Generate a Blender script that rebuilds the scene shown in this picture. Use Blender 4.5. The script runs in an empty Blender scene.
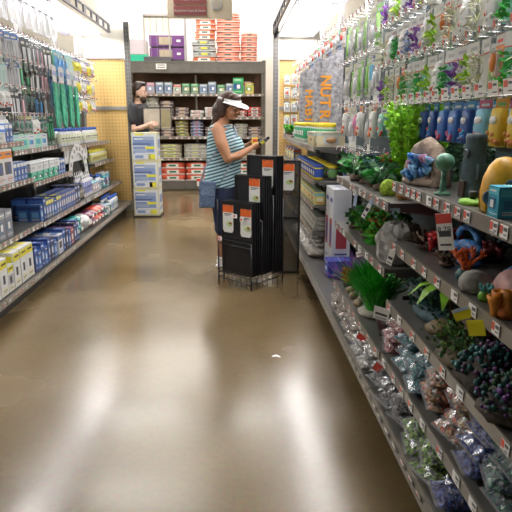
import bpy, math, random
from mathutils import Matrix, Vector
random.seed(11)
sc = bpy.context.scene
COL = sc.collection
# ---------------- camera, world, exposure ----------------
F = 545.0; CH = 1.4; TH = math.atan(136/545); PS = math.atan(24/545*math.cos(TH))
cam_data = bpy.data.cameras.new('camera'); cam = bpy.data.objects.new('camera', cam_data); COL.objects.link(cam)
cam.location = (0, 0, CH); cam.rotation_euler = (math.pi/2-TH, 0, -PS)
cam_data.sensor_width = 36; cam_data.sensor_fit = 'HORIZONTAL'; cam_data.lens = 36*F/512; cam_data.clip_start = .05
sc.camera = cam
sc.view_settings.view_transform = 'Standard'; sc.view_settings.look = 'None'; sc.view_settings.gamma = 1
sc.view_settings.use_curve_mapping = False; sc.view_settings.exposure = 0.0
sc.cycles.max_bounces = 6; sc.cycles.diffuse_bounces = 3; sc.cycles.glossy_bounces = 3; sc.cycles.transparent_max_bounces = 12
sc.cycles.use_denoising = True; sc.cycles.sample_clamp_indirect = 6
w = bpy.data.worlds.new('world'); sc.world = w; w.use_nodes = True
w.node_tree.nodes['Background'].inputs[0].default_value = (1, .97, .92, 1)
w.node_tree.nodes['Background'].inputs[1].default_value = 0.05
def area(name, loc, size, power, rot=(0, 0, 0), color=(1, .96, .88)):
    l = bpy.data.lights.new(name, 'AREA'); l.shape = 'RECTANGLE'; l.size, l.size_y = size; l.energy = power; l.color = color
    o = bpy.data.objects.new(name, l); COL.objects.link(o); o.location = loc; o.rotation_euler = rot; return o
TUBE_E = 25.0
HIGH_E = 26.0

# ---------------- materials ----------------
MATS = {}
def mat(name, color, rough=.5, metal=0., emit=0., coat=0., noise=0., nscale=20., bump=0., bscale=60., alpha=1., trans=0., sub=0., color2=None, spec=None, kind='noise'):
    if name in MATS: return MATS[name]
    m = bpy.data.materials.new(name); m.use_nodes = True; nt = m.node_tree; b = nt.nodes['Principled BSDF']
    c = (*color, 1) if len(color) == 3 else color
    b.inputs['Base Color'].default_value = c; b.inputs['Roughness'].default_value = rough; b.inputs['Metallic'].default_value = metal
    if emit: b.inputs['Emission Color'].default_value = c; b.inputs['Emission Strength'].default_value = emit
    if coat: b.inputs['Coat Weight'].default_value = coat; b.inputs['Coat Roughness'].default_value = .08
    if alpha < 1: b.inputs['Alpha'].default_value = alpha
    if trans: b.inputs['Transmission Weight'].default_value = trans
    if spec is not None: b.inputs['Specular IOR Level'].default_value = spec
    if noise or bump or color2:
        tc = nt.nodes.new('ShaderNodeTexCoord')
    if noise or color2:
        if kind == 'voronoi':
            t = nt.nodes.new('ShaderNodeTexVoronoi'); t.inputs['Scale'].default_value = nscale; out = t.outputs['Color']
        elif kind == 'wave':
            t = nt.nodes.new('ShaderNodeTexWave'); t.inputs['Scale'].default_value = nscale; t.inputs['Distortion'].default_value = 1.5; out = t.outputs['Fac']
        else:
            t = nt.nodes.new('ShaderNodeTexNoise'); t.inputs['Scale'].default_value = nscale; t.inputs['Detail'].default_value = 4; out = t.outputs['Fac']
        nt.links.new(tc.outputs['Object'], t.inputs['Vector'])
        r = nt.nodes.new('ShaderNodeValToRGB')
        k = noise or .25
        c2 = (*color2, 1) if color2 else tuple(min(1, x*(1+k)) for x in c[:3])+(1,)
        c1 = c if color2 else tuple(x*(1-k) for x in c[:3])+(1,)
        r.color_ramp.elements[0].position = .35; r.color_ramp.elements[1].position = .65
        r.color_ramp.elements[0].color = c1; r.color_ramp.elements[1].color = c2
        nt.links.new(out, r.inputs['Fac']); nt.links.new(r.outputs['Color'], b.inputs['Base Color'])
    if bump:
        n = nt.nodes.new('ShaderNodeTexNoise'); n.inputs['Scale'].default_value = bscale; n.inputs['Detail'].default_value = 3
        nt.links.new(tc.outputs['Object'], n.inputs['Vector'])
        bp = nt.nodes.new('ShaderNodeBump'); bp.inputs['Strength'].default_value = bump; bp.inputs['Distance'].default_value = .01
        nt.links.new(n.outputs['Fac'], bp.inputs['Height']); nt.links.new(bp.outputs['Normal'], b.inputs['Normal'])
    MATS[name] = m; return m
def P(r, g, b, rough=.45, **k):      # a printed / plastic colour, made once per colour
    return mat('paint_%02d_%02d_%02d_%d%s' % (r*99, g*99, b*99, rough*10, ''.join(sorted(k))), (r, g, b), rough, **k)
def gravel(name, cols, scale=70):
    m = bpy.data.materials.new(name); m.use_nodes = True; nt = m.node_tree; b = nt.nodes['Principled BSDF']
    tc = nt.nodes.new('ShaderNodeTexCoord'); v = nt.nodes.new('ShaderNodeTexVoronoi'); v.inputs['Scale'].default_value = scale
    sp = nt.nodes.new('ShaderNodeSeparateColor'); r = nt.nodes.new('ShaderNodeValToRGB'); r.color_ramp.interpolation = 'CONSTANT'
    while len(r.color_ramp.elements) < len(cols): r.color_ramp.elements.new(.5)
    for i, c in enumerate(cols): r.color_ramp.elements[i].position = i/len(cols); r.color_ramp.elements[i].color = (*c, 1)
    nt.links.new(tc.outputs['Object'], v.inputs['Vector']); nt.links.new(v.outputs['Color'], sp.inputs[0]); nt.links.new(sp.outputs[0], r.inputs[0])
    nt.links.new(r.outputs[0], b.inputs['Base Color'])
    n = nt.nodes.new('ShaderNodeTexNoise'); n.inputs['Scale'].default_value = 24; n.inputs['Detail'].default_value = 5; n.inputs['Distortion'].default_value = 2.2
    nt.links.new(tc.outputs['Object'], n.inputs['Vector'])
    bp = nt.nodes.new('ShaderNodeBump'); bp.inputs['Strength'].default_value = 1; bp.inputs['Distance'].default_value = .035
    nt.links.new(n.outputs['Fac'], bp.inputs['Height'])
    b.inputs['Roughness'].default_value = .45; b.inputs['Coat Weight'].default_value = 1; b.inputs['Coat Roughness'].default_value = .07
    nt.links.new(bp.outputs['Normal'], b.inputs['Coat Normal']); nt.links.new(bp.outputs['Normal'], b.inputs['Normal'])
    MATS[name] = m; return m
# polished, stained concrete
def floor_mat():
    m = bpy.data.materials.new('polished_concrete'); m.use_nodes = True; nt = m.node_tree; b = nt.nodes['Principled BSDF']
    tc = nt.nodes.new('ShaderNodeTexCoord')
    n1 = nt.nodes.new('ShaderNodeTexNoise'); n1.inputs['Scale'].default_value = .9; n1.inputs['Detail'].default_value = 3; n1.inputs['Roughness'].default_value = .45
    n2 = nt.nodes.new('ShaderNodeTexNoise'); n2.inputs['Scale'].default_value = 38; n2.inputs['Detail'].default_value = 5
    r = nt.nodes.new('ShaderNodeValToRGB')
    r.color_ramp.elements[0].position = .3; r.color_ramp.elements[1].position = .72
    r.color_ramp.elements[0].color = (.085, .056, .024, 1); r.color_ramp.elements[1].color = (.185, .132, .066, 1)
    mx = nt.nodes.new('ShaderNodeMix'); mx.data_type = 'RGBA'; mx.blend_type = 'OVERLAY'; mx.inputs[0].default_value = .25
    for n in (n1, n2): nt.links.new(tc.outputs['Object'], n.inputs['Vector'])
    nt.links.new(n1.outputs['Fac'], r.inputs[0]); nt.links.new(r.outputs[0], mx.inputs[6]); nt.links.new(n2.outputs['Color'], mx.inputs[7])
    nt.links.new(mx.outputs[2], b.inputs['Base Color'])
    rr = nt.nodes.new('ShaderNodeMapRange'); rr.inputs[1].default_value = .3; rr.inputs[2].default_value = .7; rr.inputs[3].default_value = .16; rr.inputs[4].default_value = .30
    nt.links.new(n1.outputs['Fac'], rr.inputs[0]); nt.links.new(rr.outputs[0], b.inputs['Roughness'])
    bp = nt.nodes.new('ShaderNodeBump'); bp.inputs['Strength'].default_value = .05; bp.inputs['Distance'].default_value = .01
    n3 = nt.nodes.new('ShaderNodeTexNoise'); n3.inputs['Scale'].default_value = 7; nt.links.new(tc.outputs['Object'], n3.inputs['Vector'])
    nt.links.new(n3.outputs['Fac'], bp.inputs['Height']); nt.links.new(bp.outputs['Normal'], b.inputs['Normal'])
    b.inputs['Specular IOR Level'].default_value = .45
    return m
def pegboard(name, color, hole, pitch=.05):
    m = bpy.data.materials.new(name); m.use_nodes = True; nt = m.node_tree; b = nt.nodes['Principled BSDF']
    tc = nt.nodes.new('ShaderNodeTexCoord'); v = nt.nodes.new('ShaderNodeTexVoronoi'); v.feature = 'F1'; v.inputs['Randomness'].default_value = 0
    v.inputs['Scale'].default_value = 1/pitch
    lt = nt.nodes.new('ShaderNodeMath'); lt.operation = 'LESS_THAN'; lt.inputs[1].default_value = .15
    mp = nt.nodes.new('ShaderNodeMapping')
    nt.links.new(tc.outputs['Object'], mp.inputs[0]); nt.links.new(mp.outputs[0], v.inputs['Vector'])
    # holes run through the sheet: drop the sheet's own thickness direction so that they are round dots
    nt.links.new(v.outputs['Distance'], lt.inputs[0])
    mx = nt.nodes.new('ShaderNodeMix'); mx.data_type = 'RGBA'; mx.inputs[6].default_value = (*color, 1); mx.inputs[7].default_value = (*hole, 1)
    nt.links.new(lt.outputs[0], mx.inputs[0]); nt.links.new(mx.outputs[2], b.inputs['Base Color']); b.inputs['Roughness'].default_value = .6
    return m, mp

# ---------------- mesh builder ----------------
class MB:
    def __init__(s): s.v = []; s.f = []; s.m = []; s.s = []
    def add(s, vs, fs, m=0, M=None, smooth=False):
        n = len(s.v)
        s.v += [tuple(M @ Vector(v)) if M is not None else tuple(v) for v in vs]
        s.f += [tuple(i+n for i in f) for f in fs]; s.m += [m]*len(fs); s.s += [smooth]*len(fs)
    def box(s, c, d, m=0, M=None, taper=1.):
        x, y, z = (k/2 for k in d); t = taper
        vs = [(c[0]+a*x*(t if k > 0 else 1), c[1]+b*y*(t if k > 0 else 1), c[2]+k*z) for k in (-1, 1) for a, b in ((-1, -1), (1, -1), (1, 1), (-1, 1))]
        s.add(vs, [(3, 2, 1, 0), (4, 5, 6, 7), (0, 1, 5, 4), (1, 2, 6, 5), (2, 3, 7, 6), (3, 0, 4, 7)], m, M)
    def quad(s, a, b, c, d, m=0, M=None, smooth=False): s.add([a, b, c, d], [(0, 1, 2, 3)], m, M, smooth)
    def lathe(s, prof, n=12, m=0, M=None, cap=True, sx=1., sy=1., smooth=True, ms=None):
        vs = [(r*math.cos(2*math.pi*i/n)*sx, r*math.sin(2*math.pi*i/n)*sy, z) for r, z in prof for i in range(n)]
        for j in range(len(prof)-1):
            fs = [(j*n+i, j*n+(i+1) % n, (j+1)*n+(i+1) % n, (j+1)*n+i) for i in range(n)]
            if j == 0: base = len(s.v); s.add(vs, fs, ms[0] if ms else m, M, smooth)
            else:
                s.f += [tuple(k+base for k in f) for f in fs]; s.m += [ms[j] if ms else m]*n; s.s += [smooth]*n
        if cap:
            s.f += [tuple(base+i for i in reversed(range(n))), tuple(base+(len(prof)-1)*n+i for i in range(n))]
            s.m += [ms[0] if ms else m, ms[-1] if ms else m]; s.s += [False, False]
    def tube(s, pts, r, n=6, m=0, M=None, smooth=True, r2=None):
        pts = [Vector(p) for p in pts]; rings = []; vs = []
        for i, p in enumerate(pts):
            d = (pts[min(i+1, len(pts)-1)]-pts[max(i-1, 0)]).normalized()
            a = d.cross(Vector((0, 0, 1)));
            if a.length < .01: a = d.cross(Vector((1, 0, 0)))
            a.normalize(); b = d.cross(a)
            rr = r[i] if isinstance(r, (list, tuple)) else (r+(r2-r)*i/(len(pts)-1) if r2 is not None else r)
            vs += [p+(a*math.cos(2*math.pi*k/n)+b*math.sin(2*math.pi*k/n))*rr for k in range(n)]
        fs = [(j*n+k, j*n+(k+1) % n, (j+1)*n+(k+1) % n, (j+1)*n+k) for j in range(len(pts)-1) for k in range(n)]
        fs += [tuple(reversed(range(n))), tuple((len(pts)-1)*n+k for k in range(n))]
        s.add(vs, fs, m, M, smooth)
    def blob(s, c, r, m=0, n=10, k=6, amp=0., M=None, seed=0, freq=1., flat=None, smooth=True):
        rx, ry, rz = r if isinstance(r, (tuple, list)) else (r, r, r)
        rnd = random.Random(seed); ph = [rnd.uniform(0, 6.28) for _ in range(6)]
        vs = []
        for j in range(k+1):
            t = math.pi*j/k
            for i in range(n):
                a = 2*math.pi*i/n; x, y, z = math.sin(t)*math.cos(a), math.sin(t)*math.sin(a), math.cos(t)
                q = 1+amp*(math.sin(3*freq*x+ph[0])+math.sin(4*freq*y+ph[1])+math.sin(3.5*freq*z+ph[2])+.6*math.sin(7*freq*x+ph[3]+5*freq*z)+.6*math.sin(8*freq*y+ph[4]+4*freq*x))/2.2
                zz = z*rz*q
                if flat is not None: zz = max(zz, flat)
                vs.append((c[0]+x*rx*q, c[1]+y*ry*q, c[2]+zz))
        fs = [(j*n+i, (j+1)*n+i, (j+1)*n+(i+1) % n, j*n+(i+1) % n) for j in range(k) for i in range(n)]
        s.add(vs, fs, m, M, smooth)
    def prism(s, poly, y0, y1, m=0, M=None):        # poly in xz, pushed along y
        n = len(poly); vs = [(x, y0, z) for x, z in poly]+[(x, y1, z) for x, z in poly]
        s.add(vs, [tuple(range(n)), tuple(reversed(range(n, 2*n)))]+[(i, n+i, n+(i+1) % n, (i+1) % n) for i in range(n)], m, M)
    def mesh(s, name, mats):
        me = bpy.data.meshes.new(name); me.from_pydata(s.v, [], s.f)
        for a in (mats if isinstance(mats, (list, tuple)) else [mats]): me.materials.append(a)
        me.polygons.foreach_set('material_index', s.m); me.polygons.foreach_set('use_smooth', s.s); me.update(); me.validate()
        return me
    def build(s, name, mats, parent=None, loc=None, rz=0.):
        o = bpy.data.objects.new(name, s.mesh(name, mats)); COL.objects.link(o)
        if parent is not None: o.parent = parent
        if loc is not None: o.location = loc
        o.rotation_euler.z = rz
        return o
def tag(o, label=None, cat=None, group=None, kind=None):
    if label and len(label.split()) > 16: print('LONG', label)
    for k, v in (('label', label), ('category', cat), ('group', group), ('kind', kind)):
        if v: o[k] = v
    return o
def empty(name, loc=(0, 0, 0), rz=0.):
    o = bpy.data.objects.new(name, None); COL.objects.link(o); o.location = loc; o.rotation_euler.z = rz; o.empty_display_size = .05; return o
KIDS = {}
def copy_tree(o, parent=None):
    c = o.copy(); COL.objects.link(c)
    if parent is not None: c.parent = parent
    for ch in list(o.children): copy_tree(ch, c)
    return c
PROTO = {}
def put(key, make, loc, label=None, cat=None, group=None, rz=0., scale=None, rx=0., ry=0.):
    """first call builds the thing itself, later calls copy the thing and its parts"""
    if key not in PROTO: o = PROTO[key] = make()
    else: o = copy_tree(PROTO[key])
    o.location = loc; o.rotation_euler = (rx, ry, rz); o.scale = scale if isinstance(scale, tuple) else ((scale,)*3 if scale else (1, 1, 1))
    for k in ('group', 'label', 'category'):
        if k in o: del o[k]
    return tag(o, label, cat, group)
ORD = ['nearest', 'second', 'third', 'fourth', 'fifth', 'sixth', 'seventh', 'eighth', 'ninth', 'tenth', 'eleventh', 'twelfth', 'thirteenth', 'fourteenth', 'fifteenth', 'sixteenth', 'seventeenth', 'eighteenth', 'nineteenth', 'twentieth']
L = math.pi/2      # goods on the left shelves face +X
R = -math.pi/2     # goods on the right shelves face -X
def jit(a): return random.uniform(-a, a)
white = P(.82, .81, .78); black = P(.015, .015, .017); dark = P(.05, .05, .055)
steel = mat('grey_enamel', (.30, .29, .28), .4, .3, noise=.08, nscale=9)
shelf_grey = mat('shelf_enamel', (.17, .165, .155), .3, .3, noise=.06, nscale=14)
lip_grey = mat('lip_enamel', (.27, .25, .215), .3, .3, noise=.06, nscale=20)
chrome = mat('hook_chrome', (.6, .6, .6), .22, .9)
red = P(.75, .06, .03); ink = P(.06, .06, .07)
# ---------------- the setting ----------------
def st(mb, name, m): return tag(mb.build(name, m), kind='structure')
fm = floor_mat()
b = MB(); b.box((0, 6.5, -.05), (16, 17, .1)); st(b, 'floor', fm)
wallm = mat('cream_wall', (.86, .82, .74), .8, noise=.04, nscale=3)
b = MB(); b.box((0, 12.6, 2.5), (16, .1, 5)); st(b, 'wall_back', wallm)
b = MB(); b.box((-7.95, 6.5, 2.5), (.1, 17, 5)); st(b, 'wall_left', wallm)
b = MB(); b.box((7.95, 6.5, 2.5), (.1, 17, 5)); st(b, 'wall_right', wallm)
b = MB(); b.box((0, 6.5, 5.0), (16, 17, .1)); st(b, 'ceiling', mat('white_ceiling', (.85, .84, .8), .8, noise=.03, nscale=2))

lamp_m = mat('lamp_glow', (1, .97, .9), .5, emit=HIGH_E)
tube_m = mat('tube_glow', (1, .97, .93), .5, emit=TUBE_E)
hous = mat('lamp_housing', (.45, .45, .55), .35, .3, noise=.05)
# high strips hung below the ceiling
def strip(lx):
    r = empty('ceiling_light')
    b = MB(); b.prism([(-.31, .05), (.31, .05), (.2, .12), (-.2, .12)], -lx/2, lx/2, 0, Matrix.Rotation(math.pi/2, 4, 'Z')); b.build('fixture_body', hous, r)
    b = MB(); b.prism([(-.28, .05), (.28, .05), (.26, .02), (-.26, .02)], -lx/2+.02, lx/2-.02, 0, Matrix.Rotation(math.pi/2, 4, 'Z')); b.build('diffuser', lamp_m, r)
    b = MB()
    for x in (-lx*.35, lx*.35): b.tube([(x, 0, .1), (x, 0, .48)], .006)
    b.build('hanger', chrome, r)
    return r
for i, (x, y, n) in enumerate([(-1.5, 12.1, 'over the rear shelving'), (.9, 12.1, 'over the right end of the rear shelving'), (-1.5, 9.8, 'over the cross aisle behind the worker'), (.9, 9.8, 'over the right of the cross aisle'), (-1.4, 7.6, 'over the middle of the aisle'), (-4.6, 8, 'beyond the left shelving, added for wall brightness'), (4.4, 8, 'beyond the right shelving, added for wall brightness')]):  # last two are unseen strips added at the sides to brighten the walls
    put('strip', lambda: strip(1.9), (x, y, 4.4), 'long white strip light hanging under the ceiling %s' % n, 'light', 'high strip lights')

# canopy lamps along the top of each shelf run
def canopy(side, ln):
    r = empty('canopy_light')
    b = MB()   # folded sheet-metal hood, mouth down
    b.prism([(-.30, -.02), (-.29, -.03), (-.10, .10), (.10, .10), (.24, -.03), (.25, -.02), (.11, .125), (-.11, .125)], -ln/2, ln/2); b.build('reflector_hood', hous, r)
    b = MB(); b.prism([(-.11, .07), (-.12, .02), (-.07, -.01), (.07, -.01), (.12, .02), (.11, .07)], -ln/2+.03, ln/2-.03); b.build('tube', tube_m, r)
    b = MB()
    for y in (-ln/2, ln/2): b.prism([(-.3, -.02), (.25, -.02), (.11, .125), (-.11, .125)], y-.004, y+.004)
    b.build('end_cap', steel, r)
    b = MB(); s = -side      # slotted angle above, on the aisle side
    x = s*.34
    for z in (.03, .14): b.box((x, 0, z), (.03, ln, .018))
    k = 7
    for i in range(k+1): b.box((x, -ln/2+ln*i/k, .085), (.02, .12 if i % 2 else .05, .11))
    b.build('slotted_rail', mat('rail_grey', (.16, .17, .22), .4, .3), r)
    return r
for side, X, nm in ((-1, -2.13, 'left'), (1, .97, 'right')):
    for i in range(3):
        y = 7.45-i*2.42
        put('can%d' % side, lambda: canopy(side, 2.38), (X, y, 2.62), 'glowing fluorescent hood above the %s shelving, %s' % (nm, ['farthest section by the pegboard', 'middle section', 'section nearest the viewer'][i]), 'light', 'canopy lights over the %s shelving' % nm)

# ---------------- shelving bays ----------------
tagm = [P(.86, .85, .82), P(.8, .12, .07), P(.12, .12, .14)]
def price_mesh(w=.042, h=.034, v=0):
    b = MB(); b.box((0, 0, 0), (w, .0015, h), 0)
    b.box((-w*.3, -.0012, h*.12), (w*.34, .001, h*.62), 1 if v != 2 else 0)
    b.box((w*.2, -.0012, h*.2), (w*.42, .001, h*.28), 2); b.box((w*.2, -.0012, -h*.22), (w*.3, .001, h*.1), 2)
    if v == 1: b.box((-w*.05, -.0012, -h*.38), (w*.7, .001, h*.07), 2)
    return b.mesh('price_label', tagm)
PM = [price_mesh(v=0), price_mesh(v=1), price_mesh(w=.05, v=2)]
HM = price_mesh(.032, .038)
def labels_on(shelf, n, ln, y, z, tilt=0., seed=0, skip=.05):
    rnd = random.Random(seed)
    for i in range(n):
        if rnd.random() < skip: continue
        o = bpy.data.objects.new('price_label', PM[rnd.choice((0, 0, 1, 2))]); COL.objects.link(o); o.parent = shelf
        o.location = (-ln/2+ln*(i+.5)/n+rnd.uniform(-.02, .02), y-.003, z); o.rotation_euler = (tilt, 0, 0)
# local frame of a bay: x along the aisle, -y towards the aisle, back panel at y=0, origin on the floor
BAY = 1.22
def bay(loc, rz, depth, base_depth, shelves, h, back, label, group, base_n=12, top_open=False, seed=0, floor_z=.165):
    r = empty('shelving_bay', loc, rz); tag(r, label, 'shelves', group)
    b = MB(); b.box((0, .008, (h+.1)/2), (BAY-.004, .012, h-.1)); o = b.build('back_panel', back, r)
    for x in (-BAY/2+.014, BAY/2-.014):
        b = MB(); b.box((x, -.018, h/2), (.026, .03, h))
        for k in range(int(h/.06)): b.box((x, -.0335, .2+k*.06), (.008, .002, .03), 1)
        b.build('upright', [steel, black], r)
    b = MB(); b.box((BAY/2-.05, -.03, 2.395), (.09, .05, .37)); b.build('canopy_post', steel, r)
    b = MB(); b.box((0, -base_depth+.07, .055), (BAY-.01, .015, .11)); b.build('kick_plate', black, r)
    b = MB(); b.box((0, -base_depth/2, floor_z-.02), (BAY-.006, base_depth, .022), 0)
    b.add([(-BAY/2+.003, -base_depth-.006, floor_z-.008), (BAY/2-.003, -base_depth-.006, floor_z-.008), (BAY/2-.003, -base_depth-.022, floor_z-.05), (-BAY/2+.003, -base_depth-.022, floor_z-.05),
           (-BAY/2+.003, -base_depth+.004, floor_z-.008), (BAY/2-.003, -base_depth+.004, floor_z-.008), (BAY/2-.003, -base_depth-.004, floor_z-.05), (-BAY/2+.003, -base_depth-.004, floor_z-.05)],
          [(0, 1, 2, 3)[::-1], (4, 5, 6, 7), (0, 4, 5, 1)[::-1], (3, 2, 6, 7), (0, 3, 7, 4), (1, 5, 6, 2)], 1)
    o = b.build('base_deck', [shelf_grey, lip_grey], r); labels_on(o, base_n, BAY, -base_depth-.016, floor_z-.03, .36, seed)
    for k, (z, d, n) in enumerate(shelves):
        b = MB(); b.box((0, -d/2, -.012), (BAY-.008, d, .02), 0)
        b.box((0, -d-.004, -.018), (BAY-.008, .008, .044), 1); b.box((0, -d+.004, -.041), (BAY-.008, .02, .004), 1)
        for x in (-BAY/2+.012, BAY/2-.012): b.prism([(0, -.02), (-d*.9, -.02), (-d*.9, -.04), (0, -.1)], x-.003, x+.003, 0, Matrix.Rotation(math.pi/2, 4, 'Z'))
        o = b.build('shelf', [shelf_grey, lip_grey], r, (0, 0, z)); labels_on(o, n, BAY, -d-.008, -.018, .0, seed*7+k)
    return r
dark_peg, mp = pegboard('dark_pegboard', (.045, .07, .078), (.01, .01, .012)); mp.inputs['Scale'].default_value = (1, 0, 1)
dark_back = mat('dark_back', (.055, .058, .062), .6, noise=.1, nscale=5)
tan_peg, mp = pegboard('tan_pegboard', (.72, .47, .17), (.32, .19, .07)); mp.inputs['Scale'].default_value = (1, 0, 1)
# right side: back panel at X=1.18
RX = 1.18; LX = -2.24
RB = [(1.74, [(.335, .485, 9), (.60, .475, 8), (.88, .475, 9), (1.14, .475, 15)], 'nearest to the viewer'),
      (2.96, [(.335, .49, 8), (.745, .49, 9), (1.045, .49, 10)], 'with leafy plants and moss'),
      (4.18, [], 'with tall white cartons on its base'),
      (5.40, [(.42, .46, 8), (.66, .46, 8), (.88, .46, 8), (1.17, .46, 8)], 'under the stone-pattern panel, nearer half'),
      (6.62, [(.42, .46, 8), (.66, .46, 8), (.88, .46, 8), (1.17, .46, 8)], 'under the stone-pattern panel, farther half'),
      (7.84, [(.5, .4, 8), (.88, .4, 8), (1.2, .4, 8)], 'farthest, by the tan pegboard')]
for i, (y, sh, n) in enumerate(RB):
    bay((RX, y, 0), R, .49, .53, sh, 2.3, dark_peg, 'grey metal shelving bay on the right, %s' % n, 'right shelving bays', 12, seed=i+3)
LB = [(3.15, [(.50, .50, 12), (.90, .45, 12), (1.22, .4, 12)], 'at the left edge of the photo'),
      (4.37, [(.50, .50, 12), (.90, .45, 14), (1.22, .4, 14)], 'nearest, with the orange trimmed boxes'),
      (5.59, [(.485, .50, 16), (.85, .45, 12), (1.13, .3, 14)], 'behind the teal and white cartons'),
      (6.81, [(.485, .50, 16), (1.10, .35, 8)], 'with the half-round display board'),
      (8.03, [(.485, .50, 14), (.83, .40, 10), (1.10, .35, 8)], 'farthest, by the tan pegboard')]
for i, (y, sh, n) in enumerate(LB):
    bay((LX, y, 0), L, .5, .61, sh, 2.3, dark_back, 'grey metal shelving bay on the left, %s' % n, 'left shelving bays', 14, seed=i+20)
# tan pegboard end walls with slotted uprights
def pegwall(w):
    r = empty('pegboard_panel')
    for z0, z1 in ((.16, 1.55), (1.6, 2.28)):
        b = MB(); b.box((0, 0, (z0+z1)/2), (w, .012, z1-z0)); b.build('pegboard_sheet', tan_peg, r)
    b = MB(); b.box((0, -.012, 1.575), (w, .03, .05)); b.build('cross_rail', steel, r)
    b = MB(); b.box((0, -.012, 2.29), (w, .03, .02)); b.build('top_rail', steel, r)
    b = MB(); b.box((0, 0, .08), (w, .03, .16)); b.build('kick_plate', steel, r)
    return r
put('pegL', lambda: pegwall(.66), (-1.93, 8.69, 0), 'tan pegboard panel ending the left shelving', 'pegboard')
put('pegR', lambda: pegwall(.66), (1.06, 8.69, 0), 'tan pegboard panel ending the right shelving', 'pegboard')
def post():
    b = MB(); b.box((0, 0, 1.4), (.075, .06, 2.8), 0)
    for k in range(46):
        for x in (-.017, .017): b.box((x, -.031, .1+k*.058), (.009, .002, .034), 1)
    return b.build('upright_post', [mat('post_grey', (.17, .165, .16), .4, .4), black])
put('post', post, (-1.55, 8.7, 0), 'slotted dark metal post at the end of the left pegboard', 'post')
put('post', None, (.67, 8.7, 0), 'slotted dark metal post at the end of the right pegboard', 'post')
b = MB(); b.box((-1.97, 8.75, 2.5), (.74, .02, .42)); tag(b.build('header_board', wallm), 'blank cream board above the left tan pegboard', 'board')
b = MB(); b.box((1.09, 8.75, 2.5), (.72, .02, .42)); tag(b.build('header_board', wallm), 'blank cream board above the right tan pegboard', 'board')

# rear unit: wide dark rack across the back
def rear():
    r = empty('rear_rack', (-.7, 11.45, 0)); tag(r, 'wide dark steel rack across the back of the aisle', 'rack')
    rk = mat('rack_steel', (.2, .19, .175), .35, .5, noise=.1, nscale=6); brown = mat('rack_back', (.16, .085, .05), .7, noise=.15, nscale=4)
    b = MB(); b.box((0, .3, 1.25), (2.68, .02, 2.3)); b.build('back_panel', brown, r)
    for x in (-1.33, 1.33):
        for y in (-.28, .27):
            b = MB(); b.box((x, y, 1.26), (.07, .05, 2.52), 0)
            for k in range(40):
                if y < 0: b.box((x, y-.026, .1+k*.06), (.012, .002, .036), 1)
            b.build('upright', [rk, black], r)
    b = MB(); b.box((0, -.2, 1.2), (.03, .02, 2.1)); b.build('centre_upright', rk, r)
    for z, h, n in ((2.5, .22, 0), (1.90, .05, 22), (1.46, .05, 22), (1.08, .05, 22), (.66, .05, 20), (.2, .16, 0)):
        b = MB(); b.box((0, 0, -.015), (2.6, .56, .03), 0); b.box((0, -.295, -h/2), (2.66, .03, h), 1)
        if h > .2: b.box((0, -.312, -.02), (2.66, .01, .02), 1); b.box((0, -.312, -.2), (2.66, .01, .02), 1)
        o = b.build('shelf' if h < .2 else 'top_shelf', [shelf_grey, rk if h > .1 else lip_grey], r, (0, 0, z))
        if n: labels_on(o, n, 2.6, -.312, -.025, 0, n+int(z*10))
        if h > .2:
            c = MB(); c.box((-.65, -.33, -.1), (.2, .004, .1), 0)
            for q in range(2): c.box((-.65, -.333, -.075-.04*q), (.15, .002, .014), 1)
            c.build('shelf_card', [white, ink], o)
        if h > .1 and h < .2:
            c = MB(); c.box((.02, -.325, -.02), (.09, .004, .17), 0); c.box((.02, -.328, .02), (.09, .002, .05), 1); c.build('hanging_card', [white, red], o)
    return r
rear()
# ---------------- helpers for goods ----------------
def ray(px, py):
    fw = Vector((math.sin(PS)*math.cos(TH), math.cos(PS)*math.cos(TH), -math.sin(TH))); rt = Vector((math.cos(PS), -math.sin(PS), 0)); up = rt.cross(fw)
    return fw*F+rt*(px-256)-up*(py-256)
def onz(px, py, z): d = ray(px, py); t = (z-CH)/d.z; return (d.x*t, d.y*t, z)
ORD[0] = 'first'
def nth(desc, i, where): return '%s, %s from near end %s' % (desc, ORD[i], where)

def print_front(b, w, d, h, cols, seed, y0, side=True):
    """a printed face: coloured band, picture block, small bars standing for unreadable small print"""
    r = random.Random(seed); e = .0008; n = len(cols)
    def P4(x, z, ww, hh, m, k=1): b.box((x, y0-e*k, z), (ww, e*2, hh), m)
    P4(0, h*.84, w*.96, h*.2, 1)
    P4(r.uniform(-.08, .08)*w, h*.86, w*.6, h*.05, 2, 2)
    P4(r.uniform(-.12, .12)*w, h*.45, w*r.uniform(.5, .8), h*.36, 3 if n > 3 else 2)
    P4(r.uniform(-.1, .1)*w, h*.44, w*.3, h*.24, 2 if n > 3 else 1, 2)
    for k in range(3): P4(r.uniform(-.1, .1)*w, h*(.18-.05*k), w*r.uniform(.4, .8), h*.018, 2 if k % 2 else 1)
    if side:
        for sx in (-1, 1):
            b.box((sx*(w/2+e), 0, h*.8), (e*2, d*.9, h*.22), 1); b.box((sx*(w/2+e), 0, h*.42), (e*2, d*.6, h*.3), 3 if n > 3 else 2)
            for k in range(3): b.box((sx*(w/2+e), 0, h*(.2-.05*k)), (e*2, d*.7, h*.018), 2)
def carton(w, d, h, cols, seed=1):
    b = MB(); b.box((0, 0, h/2), (w, d, h), 0)
    b.box((0, 0, h+.0006), (w*.98, .004, .0012), 2); b.box((0, 0, h+.0004), (w*.7, d*.5, .0008), 1)
    print_front(b, w, d, h, cols, seed, -d/2); return b.build('carton', cols)
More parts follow.
